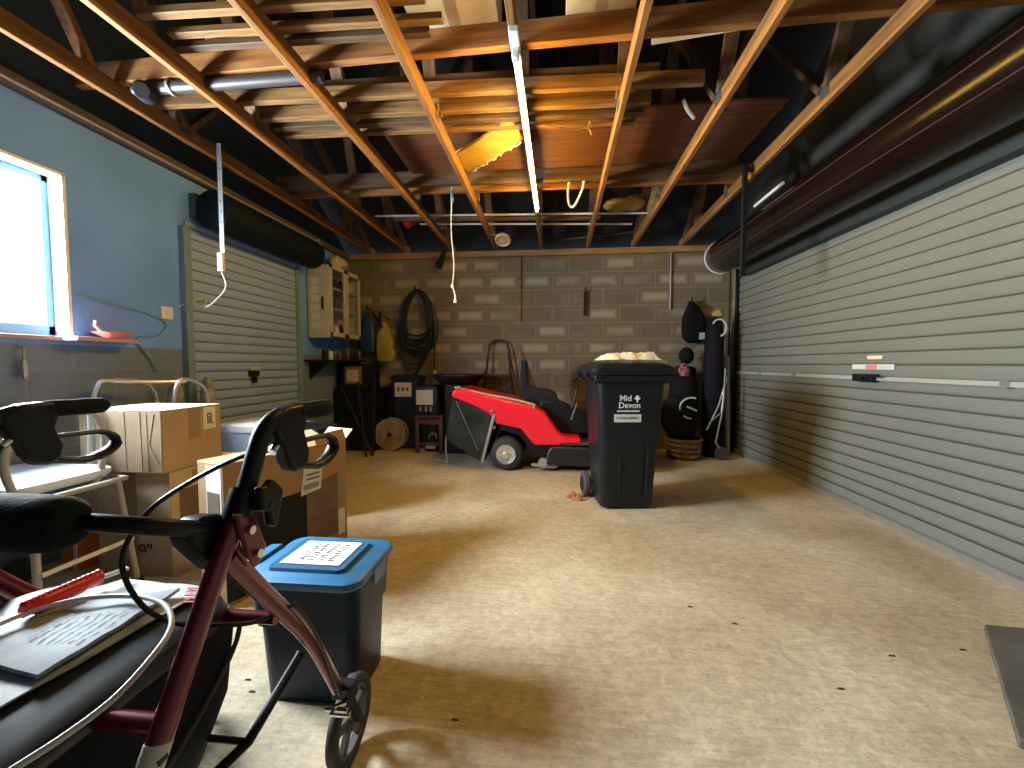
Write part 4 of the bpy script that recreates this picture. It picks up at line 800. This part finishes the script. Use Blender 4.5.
b = MB(); cc = Vector((.40, 4.40, .98)); nrm = Vector((-.45, 0, 1)).normalized(); u = Vector((1, 0, .45)).normalized(); b.tube([cc+(u*math.cos(a)+Vector((0, 1, 0))*math.sin(a))*.17 for a in [i*math.pi/12 for i in range(24)]], .014, 8, closed=True); b.tube([cc-Vector((0, .17, 0)), cc, cc+Vector((0, .17, 0))], .012, 6); b.cyl(cc, cc-nrm*.14, .022); b.build('steering_wheel', 'black', t)
b = MB(); b.tube([at(564, 420, Y=4.25), at(570, 410, Y=4.25), at(574, 400, Y=4.25), at(577, 388, Y=4.25)], .010, 8, smooth=4); b.ball(at(577, 387, Y=4.25), .022, .022, .028, 10, 8); b.build('gear_lever', 'black', t)
b = MB(); b.tube([at(571, 420, Y=4.1), at(577, 403, Y=4.1)], .006, 6); b.build('brake_rod', 'steel', t)
# seat
YS = 4.22
b = MB(); sb = [mp(*q, YS) for q in [(519, 362), (522, 359.5), (526, 361), (527.5, 372), (528, 386), (534, 389), (549, 391), (556, 394), (558.5, 400), (556, 405), (540, 403), (525, 400), (520.5, 392), (518, 376)]]
b.prism(sb, 'Y', YS, YS+.42); b.build('seat', 'vinyl', t, bevel=.03, seg=4)
b = MB(); b.prism([mp(*q, YS) for q in [(524, 400), (556, 405), (557, 411), (545, 414), (524, 406)]], 'Y', YS+.03, YS+.39); b.build('seat_base', 'black', t, bevel=.01)
# wheels
for y, nm in ((MY0+.04, 'n'), (MY1-.2, 'f')):
    b = MB(); b.lathe([(.09, .0), (.14, .005), (.165, .025), (.176, .06), (.176, .11), (.165, .145), (.14, .165), (.09, .17)], (-.445, y-.03, .176), (0, 1, 0), 40); wl = b.build('rear_wheel', 'tyre', t)
    b = MB(); b.lathe([(.0, -.03), (.022, -.03), (.026, -.02), (.03, -.006), (.07, -.004), (.088, -.012), (.10, -.014), (.102, -.002), (0, -.001)], (-.445, y-.03 if nm == 'n' else y+.14, .176), (0, 1, 0), 32); b.build('rim', 'alu', wl)
    b = MB()
    for k in range(5): a = k*1.257; b.cyl((-.445+.05*math.cos(a), y-.035, .176+.05*math.sin(a)), (-.445+.05*math.cos(a), y+.0, .176+.05*math.sin(a)), .009, seg=8)
    b.build('wheel_nut', 'blackm', wl)
    b = MB(); b.lathe([(.05, 0), (.11, .005), (.13, .03), (.13, .09), (.11, .12), (.05, .12)], (.86, y+.0, .131), (0, 1, 0), 32); wf = b.build('front_wheel', 'tyre', t)
    MB().cyl((.86, y-.006, .131), (.86, y+.02, .131), .06).build('rim', 'wpl', wf)
MB().box(-.47, -.42, MY0+.1, MY1-.1, .15, .2).build('rear_axle', 'blackm', t); MB().box(.84, .88, MY0+.08, MY1-.08, .11, .32).build('front_axle', 'blackm', t)
b = MB(); q = at(543, 462, Y=4.0); b.cyl((q.x, 4.02, .10), (q.x, 4.06, .10), .05, seg=16); b.box(q.x-.12, q.x-.02, 4.03, 4.06, .06, .09); b.build('deck_wheel', 'galv', t)

# ================================================================== BOARD ON THE FLOOR AT RIGHT
pts = [at(984, 631, Z=0), at(1024, 640, Z=0)+Vector((.25, .02, 0)), at(1040, 790, Z=0)+Vector((.25, 0, 0)), at(1018, 748, Z=0)]
b = MB(); q = [Vector((p.x, p.y, 0)) for p in pts]; b.hexa([v for v in q[::-1]]+[v+Vector((0, 0, .03)) for v in q[::-1]])
t = tag(b.build('ramp_board', 'rubbermat', bevel=.004), 'worn grey-brown board lying on the concrete at the lower right', 'board')
# bits on the floor
for k, (px, py) in enumerate([(963, 650), (892, 656), (841, 689), (735, 624), (455, 720), (690, 607), (248, 680), (252, 692), (447, 480)]):
    p = at(px, py, Z=0); b = MB(); b.loft([(p.x, p.y, .025, .007, .003, 0), (p.x, p.y, .015, .004, .002, .004)], 2); tag(b.build('wood_splinter', 'brown'), 'tiny dark fragment on the concrete '+['just left of the grey-brown board', 'nearest the door sill at the right', 'in the open floor below the right door', 'in the middle of the open floor', 'in front of the rollator wheel', 'in the open floor straight ahead of the bin', 'left of the blue crate, further one', 'left of the blue crate, nearer one', 'below the grass bag of the mower'][k], 'debris', 'tiny fragments scattered on the floor')

# ================================================================== CARTONS
def carton(name, label, corner, dirR, lenR, lenL, z0, z1, m, mleft=None):
    # corner = nearest vertical edge; dirR = horizontal direction of the face seen on the right
    c = Vector((corner[0], corner[1], 0)); r = Vector((math.cos(dirR), math.sin(dirR), 0)); l = Vector((-r.y, r.x, 0))
    t = thing(name, label, 'box', c+r*lenR/2+l*lenL/2+Vector((0, 0, z0)))
    P = lambda a, d, z: c+r*a+l*d+Vector((0, 0, z))
    b = MB(); b.hexa([P(0, 0, z0), P(lenR, 0, z0), P(lenR, lenL, z0), P(0, lenL, z0), P(0, 0, z1), P(lenR, 0, z1), P(lenR, lenL, z1), P(0, lenL, z1)])
    b.build('carton_body', m, t, bevel=.005)
    def panel(nm, a, b_, zz0, zz1, face, mm, th=.002, par=None):
        k = MB()
        if face == 'R': k.hexa([P(a, -th, zz0), P(b_, -th, zz0), P(b_, 0, zz0), P(a, 0, zz0), P(a, -th, zz1), P(b_, -th, zz1), P(b_, 0, zz1), P(a, 0, zz1)])
        if face == 'L': k.hexa([P(-th, a, zz0), P(-th, b_, zz0), P(0, b_, zz0), P(0, a, zz0), P(-th, a, zz1), P(-th, b_, zz1), P(0, b_, zz1), P(0, a, zz1)])
        if face == 'T': k.hexa([P(a[0], a[1], z1), P(b_[0], a[1], z1), P(b_[0], b_[1], z1), P(a[0], b_[1], z1), P(a[0], a[1], z1+th), P(b_[0], a[1], z1+th), P(b_[0], b_[1], z1+th), P(a[0], b_[1], z1+th)])
        return k.build(nm, mm, par or t)
    return t, P, panel
HP = math.pi/2
tB, PB, pB = carton('cardboard_box', 'large carton standing on the floor with a handwritten 9-inch mark, under a smaller one', (-1.93, 1.84), HP, .46, .42, 0, .55, 'cardp')
pB('packing_tape', .19, .26, .0, .55, 'L', 'tape', .0015)
pB('printed_panel', .05, .38, .10, .44, 'R', 'cbrown')
fold = MB(); 
text_part('handwritten_mark', '9"', .10, 'ink', tB, Vector((-2.08, 1.836, .13)), ROT_FRONT, bold=.001)
b = MB()
for k in range(7): b.box(-2.30, -2.02, 1.8385, 1.84, .30+k*.022, .304+k*.022)
b.build('fine_print', mat('faint_print', (.42, .35, .26), .8), tB)
text_part('carton_print', 'JED', .045, 'cbrown', tB, Vector((-1.928, 2.0, .51)), Matrix(((0, 0, 1), (1, 0, 0), (0, 1, 0))))
tA, PA, pA = carton('cardboard_box', 'creased pale carton with a lettered label, stacked on the larger carton', (-1.92, 1.80), HP, .36, .46, .551, .865, 'card')
pA('packing_tape', .15, .22, .70, .864, 'R', 'tape', .0015)
lb = pA('white_label', .24, .32, .735, .858, 'R', 'paper', .003)
text_part('label_text', 'JED', .042, 'ink', tA, Vector((-1.9160, 2.08, .797)), Matrix(((0, 0, 1), (1, 0, 0), (0, 1, 0))) @ Matrix.Rotation(HP, 3, 'Z'), bold=.001)
b = MB(); x_ = -1.92
for xx, w_ in ((-2.00, .006), (-2.035, .006), (-2.12, .003)): b.beam((xx, 1.7992, .565), (xx-.004, 1.7992, .86), w_, .002, up=(0, 1, 0))
b.tube([(-1.94, 1.7995, .60), (-1.99, 1.7995, .70), (-1.96, 1.7995, .85)], .002, 5); b.build('crease', mat('card_crease', (.36, .28, .18), .85), tA)
pA('top_flap', (.0, .0), (.36, .22), 0, 0, 'T', 'cardp', .004); pA('top_flap', (.0, .235), (.36, .46), 0, 0, 'T', 'cardp', .004)
# long carton with open flaps
dC = math.atan2(2.26-1.62, -1.21+1.44); cr = (-1.44, 1.62); LC = math.hypot(2.26-1.62, .23)
tC, PC, pC = carton('long_carton', 'long brown carton with a white barcode label, standing on the floor behind the blue-lidded crate', cr, dC, LC, .20, 0, .655, 'cardo')
pC('end_print', .015, .13, .12, .64, 'L', 'paper', .002); 
o = pC('end_picture', .03, .12, .38, .52, 'L', 'cbrown', .004)
pC('end_print_red', .03, .11, .25, .36, 'L', mat('pink_print', (.6, .38, .33), .7), .003)
# dark wedge and picture panels on the long face
def wedge(poly, mm, nm, off=.002):
    k = MB(); n = len(poly); vs = [PC(a, -off, z) for a, z in poly]+[PC(a, -.0005, z) for a, z in poly]
    k.add(vs, [tuple(range(n)), tuple(range(n, 2*n))[::-1]]+[(i, (i+1) % n, n+(i+1) % n, n+i) for i in range(n)]); return k.build(nm, mm, tC)
wedge([(0, .42), (LC*.62, .425), (LC*.62, .02), (0, .02)], 'cprint', 'dark_print')
wedge([(LC*.60, .43), (LC*.90, .47), (LC*.90, .12), (LC*.60, .12)], 'cbrown', 'picture_panel', .003)
wedge([(LC*.90, .48), (LC-.004, .50), (LC-.004, .30), (LC*.90, .28)], 'tape', 'grey_panel', .003)
wedge([(LC*.90, .25), (LC*.97, .25), (LC*.97, .10), (LC*.90, .10)], 'paper', 'small_label', .003)
b = wedge([(LC*.55, .40), (LC*.73, .41), (LC*.75, .54), (LC*.58, .54)], 'paper', 'shipping_label', .005)
for k in range(14): wedge([(LC*(.575+k*.010), .425), (LC*(.579+k*.010), .425), (LC*(.579+k*.010), .455), (LC*(.575+k*.010), .455)], 'ink', 'barcode', .0062)
for z in (.475, .50): wedge([(LC*.60, z), (LC*.72, z), (LC*.72, z+.008), (LC*.60, z+.008)], 'ink', 'label_line', .0062)
# open flaps at the far end
b = MB(); f0, f1 = PC(LC*.70, .0, .656), PC(LC-.002, .0, .656); b.quadsheet(f0, f1, f1+Vector((-.02, .0, .06)), f0+Vector((-.02, 0, .05)), .003, n=(1, 0, 0)); b.build('open_flap', 'cardo', tC)
b = MB(); f0, f1 = PC(LC-.003, .0, .656), PC(LC-.003, .20, .656); b.quadsheet(f0, f1, f1+Vector((.03, .03, .055)), f0+Vector((.03, .03, .055)), .003, n=(0, 1, 0)); b.build('open_flap', 'cardp', tC)
b = MB(); f0, f1 = PC(LC*.70, .20, .656), PC(LC-.002, .20, .656); b.quadsheet(f0, f1, f1+Vector((-.10, .05, .03)), f0+Vector((-.10, .05, .03)), .003); b.build('open_flap', 'cardp', tC)
# cooler-like box behind
t = thing('cool_box', 'pale blue box with a white lid, between the cartons and the small roller door', 'box', (-2.1, 2.75, 0))
MB().loft([(-2.14, 2.78, .34, .30, .03, 0), (-2.14, 2.78, .40, .36, .03, .62)]).build('box_body', 'cooler', t); MB().loft([(-2.14, 2.78, .42, .38, .03, .62), (-2.14, 2.78, .42, .38, .03, .66), (-2.14, 2.78, .38, .34, .03, .68)]).build('lid', 'wpl', t)
t = thing('black_tool_case', 'black case standing right of the pale blue box', 'case', (-1.75, 2.7, 0))
MB().loft([(-1.74, 2.74, .30, .26, .03, 0), (-1.74, 2.74, .32, .28, .03, .65)]).build('case_body', 'blackm', t, bevel=.003); MB().tube([(-1.83, 2.72, .65), (-1.82, 2.72, .685), (-1.68, 2.72, .685), (-1.67, 2.72, .65)], .01, 8).build('handle', 'black', t)

# ================================================================== BLUE LIDDED CRATE
t = thing('lidded_crate', 'dark blue recycling crate with a bright blue lid and a paper note on top', 'crate', (-.78, 1.30, 0))
b = MB(); b.loft([(-.775, 1.295, .30, .22, .05, 0), (-.775, 1.295, .315, .235, .05, .012), (-.78, 1.30, .335, .26, .05, .25), (-.785, 1.305, .355, .28, .05, .255), (-.79, 1.31, .375, .30, .05, .395)]); b.build('crate_body', 'crate', t)
b = MB(); b.loft([(-.79, 1.31, .395, .32, .055, .39), (-.79, 1.31, .405, .33, .055, .40), (-.79, 1.31, .40, .325, .055, .415), (-.79, 1.31, .385, .31, .05, .420)]); b.build('lid', 'lid', t)
b = MB(); b.loft([(-.80, 1.315, .27, .225, .02, .419), (-.80, 1.315, .26, .215, .02, .430)]); pl = b.build('lid_panel', 'lidd', t)
b = MB(); b.box(-.905, -.695, 1.235, 1.405, .430, .4325); nt_ = b.build('paper_note', 'paper', t)
b = MB(); R_ = random.Random(3)
for i in range(4):
    for j in range(8):
        x, y = -.725-i*.035-R_.random()*.01, 1.26+j*.016
        b.tube([(x, y, .4335), (x-.008, y+.008, .4335), (x-.022*R_.uniform(.6, 1), y+R_.uniform(-.003, .008), .4335)], .0016, 4)
b.build('handwriting', 'ink', nt_)
b = MB(); b.prism([(-.61, .418), (-.585, .41), (-.583, .36), (-.588, .35), (-.595, .40), (-.61, .41)], 'Y', 1.26, 1.36); b.build('clip', 'lid', t, bevel=.004)
b = MB(); b.prism([(-.995, .40), (-1.03, .41), (-1.04, .425), (-.99, .43)], 'Y', 1.25, 1.38); b.build('clip', 'lid', t, bevel=.004)
MB().lathe([(0, 0), (.008, 0), (.008, .004), (0, .004)], (-.85, 1.158, .33), (0, -1, 0), 12).build('rivet', 'steel', t)

# ================================================================== SHOWER CHAIR, WALKING FRAME
t = thing('shower_chair', 'grey-framed chair with a white plastic seat and a castor, by the window wall', 'shower chair', (-2.35, 1.62, 0))
b = MB(); b.loft([(-2.39, 1.57, .50, .36, .06, .555), (-2.39, 1.57, .53, .40, .07, .575), (-2.39, 1.57, .53, .40, .07, .595), (-2.39, 1.57, .50, .36, .06, .605)]); b.build('seat', 'wpl', t)
for x, nm in ((-2.14, 1), (-2.66, 0)):
    b = MB(); b.tube([(x, 1.40, .52), (x, 1.36, .70), (x, 1.40, .86), (x, 1.48, .90), (x, 1.60, .90), (x, 1.68, .86), (x, 1.72, .76), (x, 1.70, .60), (x, 1.66, .52)], .014, 10, smooth=6); b.build('arm_loop', 'gpaint', t)
    b = MB(); b.tube([(x, 1.44, .897), (x, 1.52, .905), (x, 1.60, .897)], .022, 10, smooth=4); b.build('arm_pad', mat('grey_arm_pad', (.30, .31, .31), .6), t)
b = MB(); b.tube([(-2.64, 1.40, .54), (-2.08, 1.40, .54)], .013, 10); b.tube([(-2.64, 1.76, .54), (-2.08, 1.76, .54)], .013, 10); b.tube([(-2.64, 1.4, .54), (-2.64, 1.76, .54)], .013, 10); b.tube([(-2.08, 1.4, .54), (-2.08, 1.76, .54)], .013, 10); b.build('seat_frame', 'gpaint', t)
for (xa, ya, xb, yb) in ((-2.08, 1.40, -2.02, 1.36), (-2.08, 1.72, -2.02, 1.74), (-2.64, 1.40, -2.67, 1.36)):
    b = MB(); b.tube([(xa, ya, .54), (xb, yb, .02)], .014, 10); lg = b.build('leg', 'gpaint', t)
    b = MB(); b.lathe([(.018, .05), (.021, .045), (.026, .0), (.0, 0)], (xb, yb, 0), (0, 0, 1), 14); b.build('rubber_foot', 'rubber', lg)
b = MB(); b.tube([(-2.64, 1.76, .54), (-2.66, 1.78, .14)], .013, 10); lg = b.build('leg', 'gpaint', t)
b = MB(); b.lathe([(.02, 0), (.055, 0), (.062, .008), (.062, .022), (.055, .03), (.02, .03)], (-2.655, 1.735, .063), (.5, -1, 0), 24); cs = b.build('castor', 'grub', lg); b = MB(); b.tube([(-2.66, 1.78, .14), (-2.64, 1.76, .10), (-2.65, 1.73, .063)], .012, 8); b.build('castor_fork', 'gpaint', lg)
MB().tube([(-2.67, 1.38, .22), (-2.66, 1.77, .22)], .011, 8).build('side_rail', 'wpl', t); MB().tube([(-2.03, 1.38, .25), (-2.025, 1.73, .25)], .011, 8).build('side_rail', 'wpl', t)
b = MB(); b.tube([(-2.64, 1.76, .60), (-2.64, 1.77, .86), (-2.60, 1.77, .89), (-2.32, 1.77, .89), (-2.27, 1.77, .86), (-2.27, 1.76, .58)], .014, 10, smooth=5); b.build('back_tube', 'gpaint', t)

t = thing('walking_frame', 'bright aluminium walking frame standing behind the stacked cartons', 'walking frame', (-2.5, 2.1, 0))
for (p, q, r2) in (((-2.60, 2.04), (-2.60, 2.42), 1), ((-2.42, 2.36), (-2.42, 2.62), 0)):
    b = MB(); b.tube([(p[0]+.02, p[1]-.03, .02), (p[0], p[1], .80), (p[0], p[1]+.03, .97), (p[0], p[1]+.08, 1.0), (p[0], q[1]-.10, .98), (q[0], q[1]-.03, .93), (q[0], q[1], .80), (q[0]+.02, q[1]+.03, .02)], .013, 10, smooth=5); b.build('side_frame', 'alu', t)
b = MB(); b.tube([(-2.60, 2.13, 1.0), (-2.54, 2.22, .99), (-2.46, 2.36, .985), (-2.42, 2.45, .985)], .012, 8, smooth=4); b.tube([(-2.60, 2.42, .5), (-2.42, 2.62, .5)], .011, 8); b.build('cross_tube', 'alu', t)
for x, y in ((-2.58, 2.01), (-2.58, 2.45), (-2.40, 2.33), (-2.40, 2.65)): b = MB(); b.lathe([(.016, .04), (.02, .035), (.022, 0), (0, 0)], (x, y, 0), (0, 0, 1), 12); b.build('rubber_foot', 'rubber', t)
MB().tube([(-2.60, 2.15, .999), (-2.60, 2.29, .988)], .019, 12).build('hand_grip', 'gpaint', t)
# orange item
p = at(72, 571, Z=0); t = thing('orange_container', 'orange plastic container on the floor beside the shower chair leg', 'container', (-2.50, 1.9, 0))
MB().loft([(-2.54, 1.90, .12, .11, .03, 0), (-2.54, 1.90, .13, .12, .03, .2), (-2.54, 1.90, .12, .11, .03, .30), (-2.54, 1.90, .07, .06, .02, .33)]).build('container_body', 'orange', t)
MB().beam((-2.49, 1.832, .0), (-2.475, 1.835, .28), .015, .006, up=(0, 1, 0)).build('pale_strip', 'paper', t)

# ================================================================== ROLLATOR
XRr, XLr = -.50, -1.06
t = thing('rollator', 'wine-red wheeled rollator with black handles, filling the lower left foreground', 'rollator', (-.78, .55, 0))
for x, s in ((XRr, 1), (XLr, -1)):
    sp = lambda z: x+s*(-.05)*(1-z)*0
    # front leg: oval tube from the front wheel up to the sleeve
    b = MB(); b.tube([(x, .60, .875), (x, .545, .79), (x, .435, .591), (x, .30, .36), (x, .245, .27)], .0168, 20, flat=.8, up=(0, 1, .6)); fl = b.build('front_leg', 'wine', t)
    b = MB(); b.tube([(x, .565, .80), (x-.01, .66, .68), (x-.02, .80, .50), (x-.04, .94, .27)], .0165, 20, flat=.78, up=(0, 1, .6), smooth=3); rl = b.build('rear_leg', 'wine', t)
    # handle tube
    b = MB(); b.tube([(x, .595, .865), (x, .612, .90), (x, .634, .95), (x, .655, .985), (x, .69, 1.003), (x, .74, 1.006), (x, .80, 1.003)], .0150, 14, smooth=5); b.build('handle_tube', 'black', t)
    b = MB(); b.lathe([(.0125, 0), (.018, .004), (.0175, .06), (.019, .08), (.018, .115), (.012, .125)], (x, .735, 1.006), (0, 1, -.03), 18); b.build('hand_grip', 'foam', t)
    # sleeve and knob
    b = MB(); b.tube([(x, .580, .845), (x, .606, .893)], .021, 16); b.build('sleeve', 'black', t)
    b = MB(); b.cyl((x+.01, .60, .87), (x+.045, .61, .868), .010); b.prism([(.585, .905), (.60, .90), (.615, .91), (.64, .885), (.632, .86), (.62, .825), (.607, .835), (.603, .86), (.59, .865)], 'X', x+.03, x+.045); b.build('height_knob', 'black', t, bevel=.004)
    # brake housing and lever
    b = MB(); b.prism([(.668, 1.004), (.70, 1.020), (.752, 1.022), (.758, .990), (.750, .965), (.757, .945), (.764, .925), (.758, .900), (.742, .888), (.715, .893), (.700, .915), (.690, .945), (.672, .965), (.664, .985)], 'X', x-.017, x+.017); hs = b.build('brake_housing', 'black', t, bevel=.009, seg=4)
    b = MB(); b.tube([(x, .755, .945), (x, .80, .943), (x, .845, .940), (x, .872, .925), (x, .875, .905), (x, .85, .888), (x, .81, .882), (x, .77, .892), (x, .745, .905)], [.0055, .0055, .0065, .0085, .010, .010, .0085, .007, .006], 12, smooth=5, flat=1.5, up=(0, 0, 1)); lv = b.build('brake_lever', 'black', t)
    b = MB(); b.cyl((x, .672, .94), (x, .69, .955), .008, seg=10); b.build('cable_adjuster', 'chrome', hs)
    # joint block
    b = MB(); b.prism([(.515, .858), (.54, .872), (.575, .865), (.60, .83), (.585, .785), (.565, .775), (.545, .80), (.52, .835)], 'X', x-s*.052, x-s*.012); b.build('joint_block', 'black', t, bevel=.008, seg=3)
    b = MB(); b.prism([(.56, .87), (.60, .855), (.625, .79), (.60, .765), (.58, .80)], 'X', x+.012, x+.022); b.build('joint_bracket', 'wine', t, bevel=.004)
    for yy, zz in ((.585, .835), (.60, .79)): MB().cyl((x+.02, yy, zz), (x+.029, yy, zz), .007, seg=10).build('bolt', 'chrome', t)
    # rear wheel, fork, brake
    wx = x-.05
    b = MB(); b.lathe([(.085, .004), (.098, 0), (.106, .003), (.110, .010), (.110, .020), (.106, .027), (.098, .03), (.085, .026)], (wx-.015, 1.02, .111), (1, 0, 0), 48, ring=True); wl = b.build('rear_wheel', 'grub', t)
    b = MB()
    for k in range(5):
        a = k*1.2566+.3; b.beam((wx, 1.02+.018*math.cos(a), .111+.018*math.sin(a)), (wx, 1.02+.09*math.cos(a), .111+.09*math.sin(a)), .026, .012, up=(1, 0, 0))
    b.lathe([(0, -.018), (.024, -.018), (.026, -.012), (.026, .012), (.024, .018), (0, .018)], (wx, 1.02, .111), (1, 0, 0), 20)
    b.lathe([(.076, -.010), (.089, -.010), (.089, .010), (.076, .010)], (wx, 1.02, .111), (1, 0, 0), 36, ring=True); b.build('spoke_wheel', mat('light_grey_plastic', (.10, .10, .10), .5), wl)
    b = MB(); b.beam((x-.045+.03, .93, .28), (wx+.028, 1.02, .111), .012, .028, up=(1, 0, 0)); b.box(wx-.0, x-.0, .93, .97, .245, .275); b.build('fork', 'blackm', t, bevel=.003)
    b = MB(); b.tube([(x-.03, .90, .25), (x-.02, .93, .235), (x-.03, .965, .228)], .008, 8); b.cyl((x-.05, .925, .215), (x+.0, .925, .215), .008, seg=10); b.cyl((x-.05, .905, .245), (x+.005, .905, .245), .006, seg=10); b.build('brake_shoe', 'chrome', t)
    b = MB(); b.tube([(x-.02, .94, .25), (x-.03, .98, .232), (x-.045, 1.03, .226)], .012, 8, flat=1.3); b.build('brake_pad', 'grub', t)
    # front wheel
    b = MB(); b.lathe([(.02, 0), (.085, 0), (.098, .002), (.105, .010), (.105, .022), (.098, .030), (.085, .032), (.02, .032)], (x-.016, .17, .106), (1, 0, 0), 40); b.build('front_wheel', 'grub', t)
    b = MB(); b.beam((x+.024, .245, .27), (x+.024, .17, .10), .008, .03, up=(1, 0, 0)); b.beam((x-.024, .245, .27), (x-.024, .17, .10), .008, .03, up=(1, 0, 0)); b.cyl((x-.028, .17, .106), (x+.028, .17, .106), .007, seg=10); b.box(x-.028, x+.028, .23, .26, .25, .28); b.build('front_fork', 'blackm', t)
# sticker low on the near leg
b = MB(); b.tube([(XRr, .447, .613), (XRr, .385, .505)], .0176, 20, flat=.82, up=(0, 1, .6)); st = b.build('leg_sticker', 'paper', t)
b = MB()
for k in range(3): q0 = Vector((XRr+.012, .438-.008*k, .600-.014*k)); b.box(q0.x, q0.x+.004, q0.y-.006, q0.y+.006, q0.z-.003, q0.z+.003)
b.build('sticker_mark', 'ink', st)
# backrest
b = MB()
b.tube([(XRr-.02, .56, .845), (XRr-.02, .50, .872), (XRr-.05, .463, .890), (XRr-.12, .45, .898), (-.78, .44, .90), (XLr+.12, .45, .898), (XLr+.05, .463, .890), (XLr+.02, .50, .872), (XLr+.02, .56, .845)], .0115, 12, smooth=6, flat=.8, up=(0, 0, 1)); br = b.build('backrest_bar', 'black', t)
b = MB(); b.lathe([(.012, 0), (.026, .004), (.034, .016), (.036, .04), (.036, .31), (.034, .338), (.026, .350), (.012, .354)], (-.952, .442, .897), (1, 0, 0), 24); b.build('backrest_pad', 'foam', br)
# cross tubes
MB().tube([(XRr, .462, .622), (XLr, .462, .622)], .0125, 12).build('cross_tube', 'wine', t)
MB().tube([(XRr-.01, .685, .622), (XLr+.01, .685, .622)], .0115, 12).build('cross_tube', 'wine', t)
b = MB(); b.tube([(XRr-.03, .785, .48), (-.57, .677, .38), (-.60, .63, .36), (-.63, .58, .31)], .0085, 8, flat=1.2); b.build('folding_strut', 'blackm', t)
MB().tube([(-.57, .677, .38), (-.80, .66, .40)], .006, 8).build('folding_rod', 'blackm', t)

# seat and bag
b = MB(); b.loft([(-.82, .50, .40, .40, .06, .600), (-.82, .50, .43, .43, .075, .612), (-.82, .50, .44, .45, .08, .630), (-.82, .50, .43, .44, .08, .646), (-.82, .50, .39, .40, .06, .6535)]); b.build('seat', 'vinyl', t)
b = MB(); b.loft([(-.82, .54, .26, .26, .08, .31), (-.82, .55, .34, .34, .09, .345), (-.81, .55, .37, .38, .07, .45), (-.81, .54, .39, .40, .05, .605)], 5); bg_ = b.build('under_seat_bag', 'navy', t, sub=0)
b = MB(); b.tube([(-.618, .73, .60), (-.615, .70, .54), (-.618, .60, .46), (-.63, .48, .39)], .005, 6, smooth=5); b.build('bag_piping', 'grub', bg_)
# cables
b = MB(); b.tube([(XRr, .675, .945), at(238, 458, Y=.66), at(190, 482, Y=.63), at(150, 510, Y=.60), at(126, 545, Y=.58), at(124, 575, Y=.57), at(145, 608, Y=.575), at(180, 624, Y=.60), at(222, 625, Y=.62), at(258, 621, Y=.66), (XRr+.005, .72, .63)], .0042, 8, smooth=7)
b.tube([(XRr+.005, .72, .63), (XRr, .80, .50), (XRr-.02, .92, .27)], .0035, 8, smooth=4); b.build('brake_cable', 'black', t)
b = MB(); b.tube([(XLr, .675, .945), (XLr, .60, .80), (XLr-.03, .66, .66), (XLr-.05, .90, .30)], .0042, 8, smooth=5); b.build('brake_cable', 'black', t)
# things lying on the rollator seat
SZ = .6555
def onseat(px, py, z=SZ): return at(px, py, Z=z)
b = MB(); b.quadsheet(onseat(-70, 640), onseat(125, 581), onseat(210, 590), onseat(-70, 752), .003, nu=8, nv=6, wob=.004, seed=2)
o = tag(b.build('magazine', mat('bluish_paper', (.48, .54, .58), .6, var=.06, vscale=10)), 'large pale bluish paper sheet with red stripes lying on the rollator seat', 'paper')
b = MB()
for k in range(5): p0, p1 = onseat(182+k*1.5, 602-k*3.5, SZ+.008), onseat(200+k*1.0, 601.5-k*3.3, SZ+.008); b.beam(p0, p1, .004, .001)
b.build('red_stripes', 'redink', o)
b = MB(); b.quadsheet(onseat(-40, 660, SZ+.010), onseat(60, 606, SZ+.010), onseat(180, 592, SZ+.010), onseat(38, 680, SZ+.010), .006, nu=8, nv=5, wob=.004, seed=6)
o = tag(b.build('newspaper', mat('news_grey', (.34, .40, .46), .75, var=.16, vscale=25)), 'folded grey newspaper lying on top of the paper sheet on the seat', 'newspaper')
b = MB(); cs_ = [(-40, 660), (60, 606), (180, 592), (38, 680)]
def npx(u, v): return onseat(*[(cs_[0][q]*(1-u)+cs_[1][q]*u)*(1-v)+(cs_[3][q]*(1-u)+cs_[2][q]*u)*v for q in (0, 1)], SZ+.0215)
for k in range(7):
    v = .28+k*.08
    for q in range(4): b.beam(npx(.42+q*.11, v), npx(.42+q*.11+R_.uniform(.05, .09), v), .0018, .0006)
b.build('faint_print', mat('news_print', (.28, .32, .36), .8), o)
b = MB(); b.tube([at(-10, 628, Z=SZ+.03), at(30, 612, Z=SZ+.03), at(80, 599, Z=SZ+.03), at(130, 596, Z=SZ+.03), at(160, 602, Z=SZ+.035), at(171, 616, Z=SZ+.035), at(168, 634, Z=SZ+.03), at(146, 664, Z=SZ+.028), at(112, 700, Z=SZ+.022), at(66, 735, Z=SZ+.016), at(15, 768, Z=SZ+.012), at(-8, 784, Z=SZ+.008)], .0042, 10, smooth=7)
tag(b.build('white_flex', mat('pale_grey_flex', (.60, .60, .57), .35)), 'pale grey flex curling over the papers and down from the rollator seat', 'cable')
# red ribbed handle
t = thing('ribbed_handle', 'red ribbed plastic handle with a clear loop end lying at the back of the seat', 'tool', onseat(60, 597, .67))
pa, pb = onseat(22, 612, .688), onseat(101, 577, .683)
dd = (pb-pa); b = MB(); b.tube([pa, pa+dd*.15, pa+dd*.6, pb], [.011, .015, .0145, .011], 12, smooth=4, flat=.8)
L_ = dd.length; n_ = 15
for k in range(n_): q = pa+dd*((k+.5)/n_)+Vector((0, 0, .011)); b.ball(q, .0075, .006, .006, 8, 5)
b.build('handle', 'redp', t)
pe = onseat(127, 569, .683); b = MB(); b.tube([pb, pb.lerp(pe, .5)+Vector((0, .012, 0)), pe, pb.lerp(pe, .5)-Vector((0, .012, 0)), pb], .0035, 8, smooth=4); b.build('clear_loop', 'wpl', t)
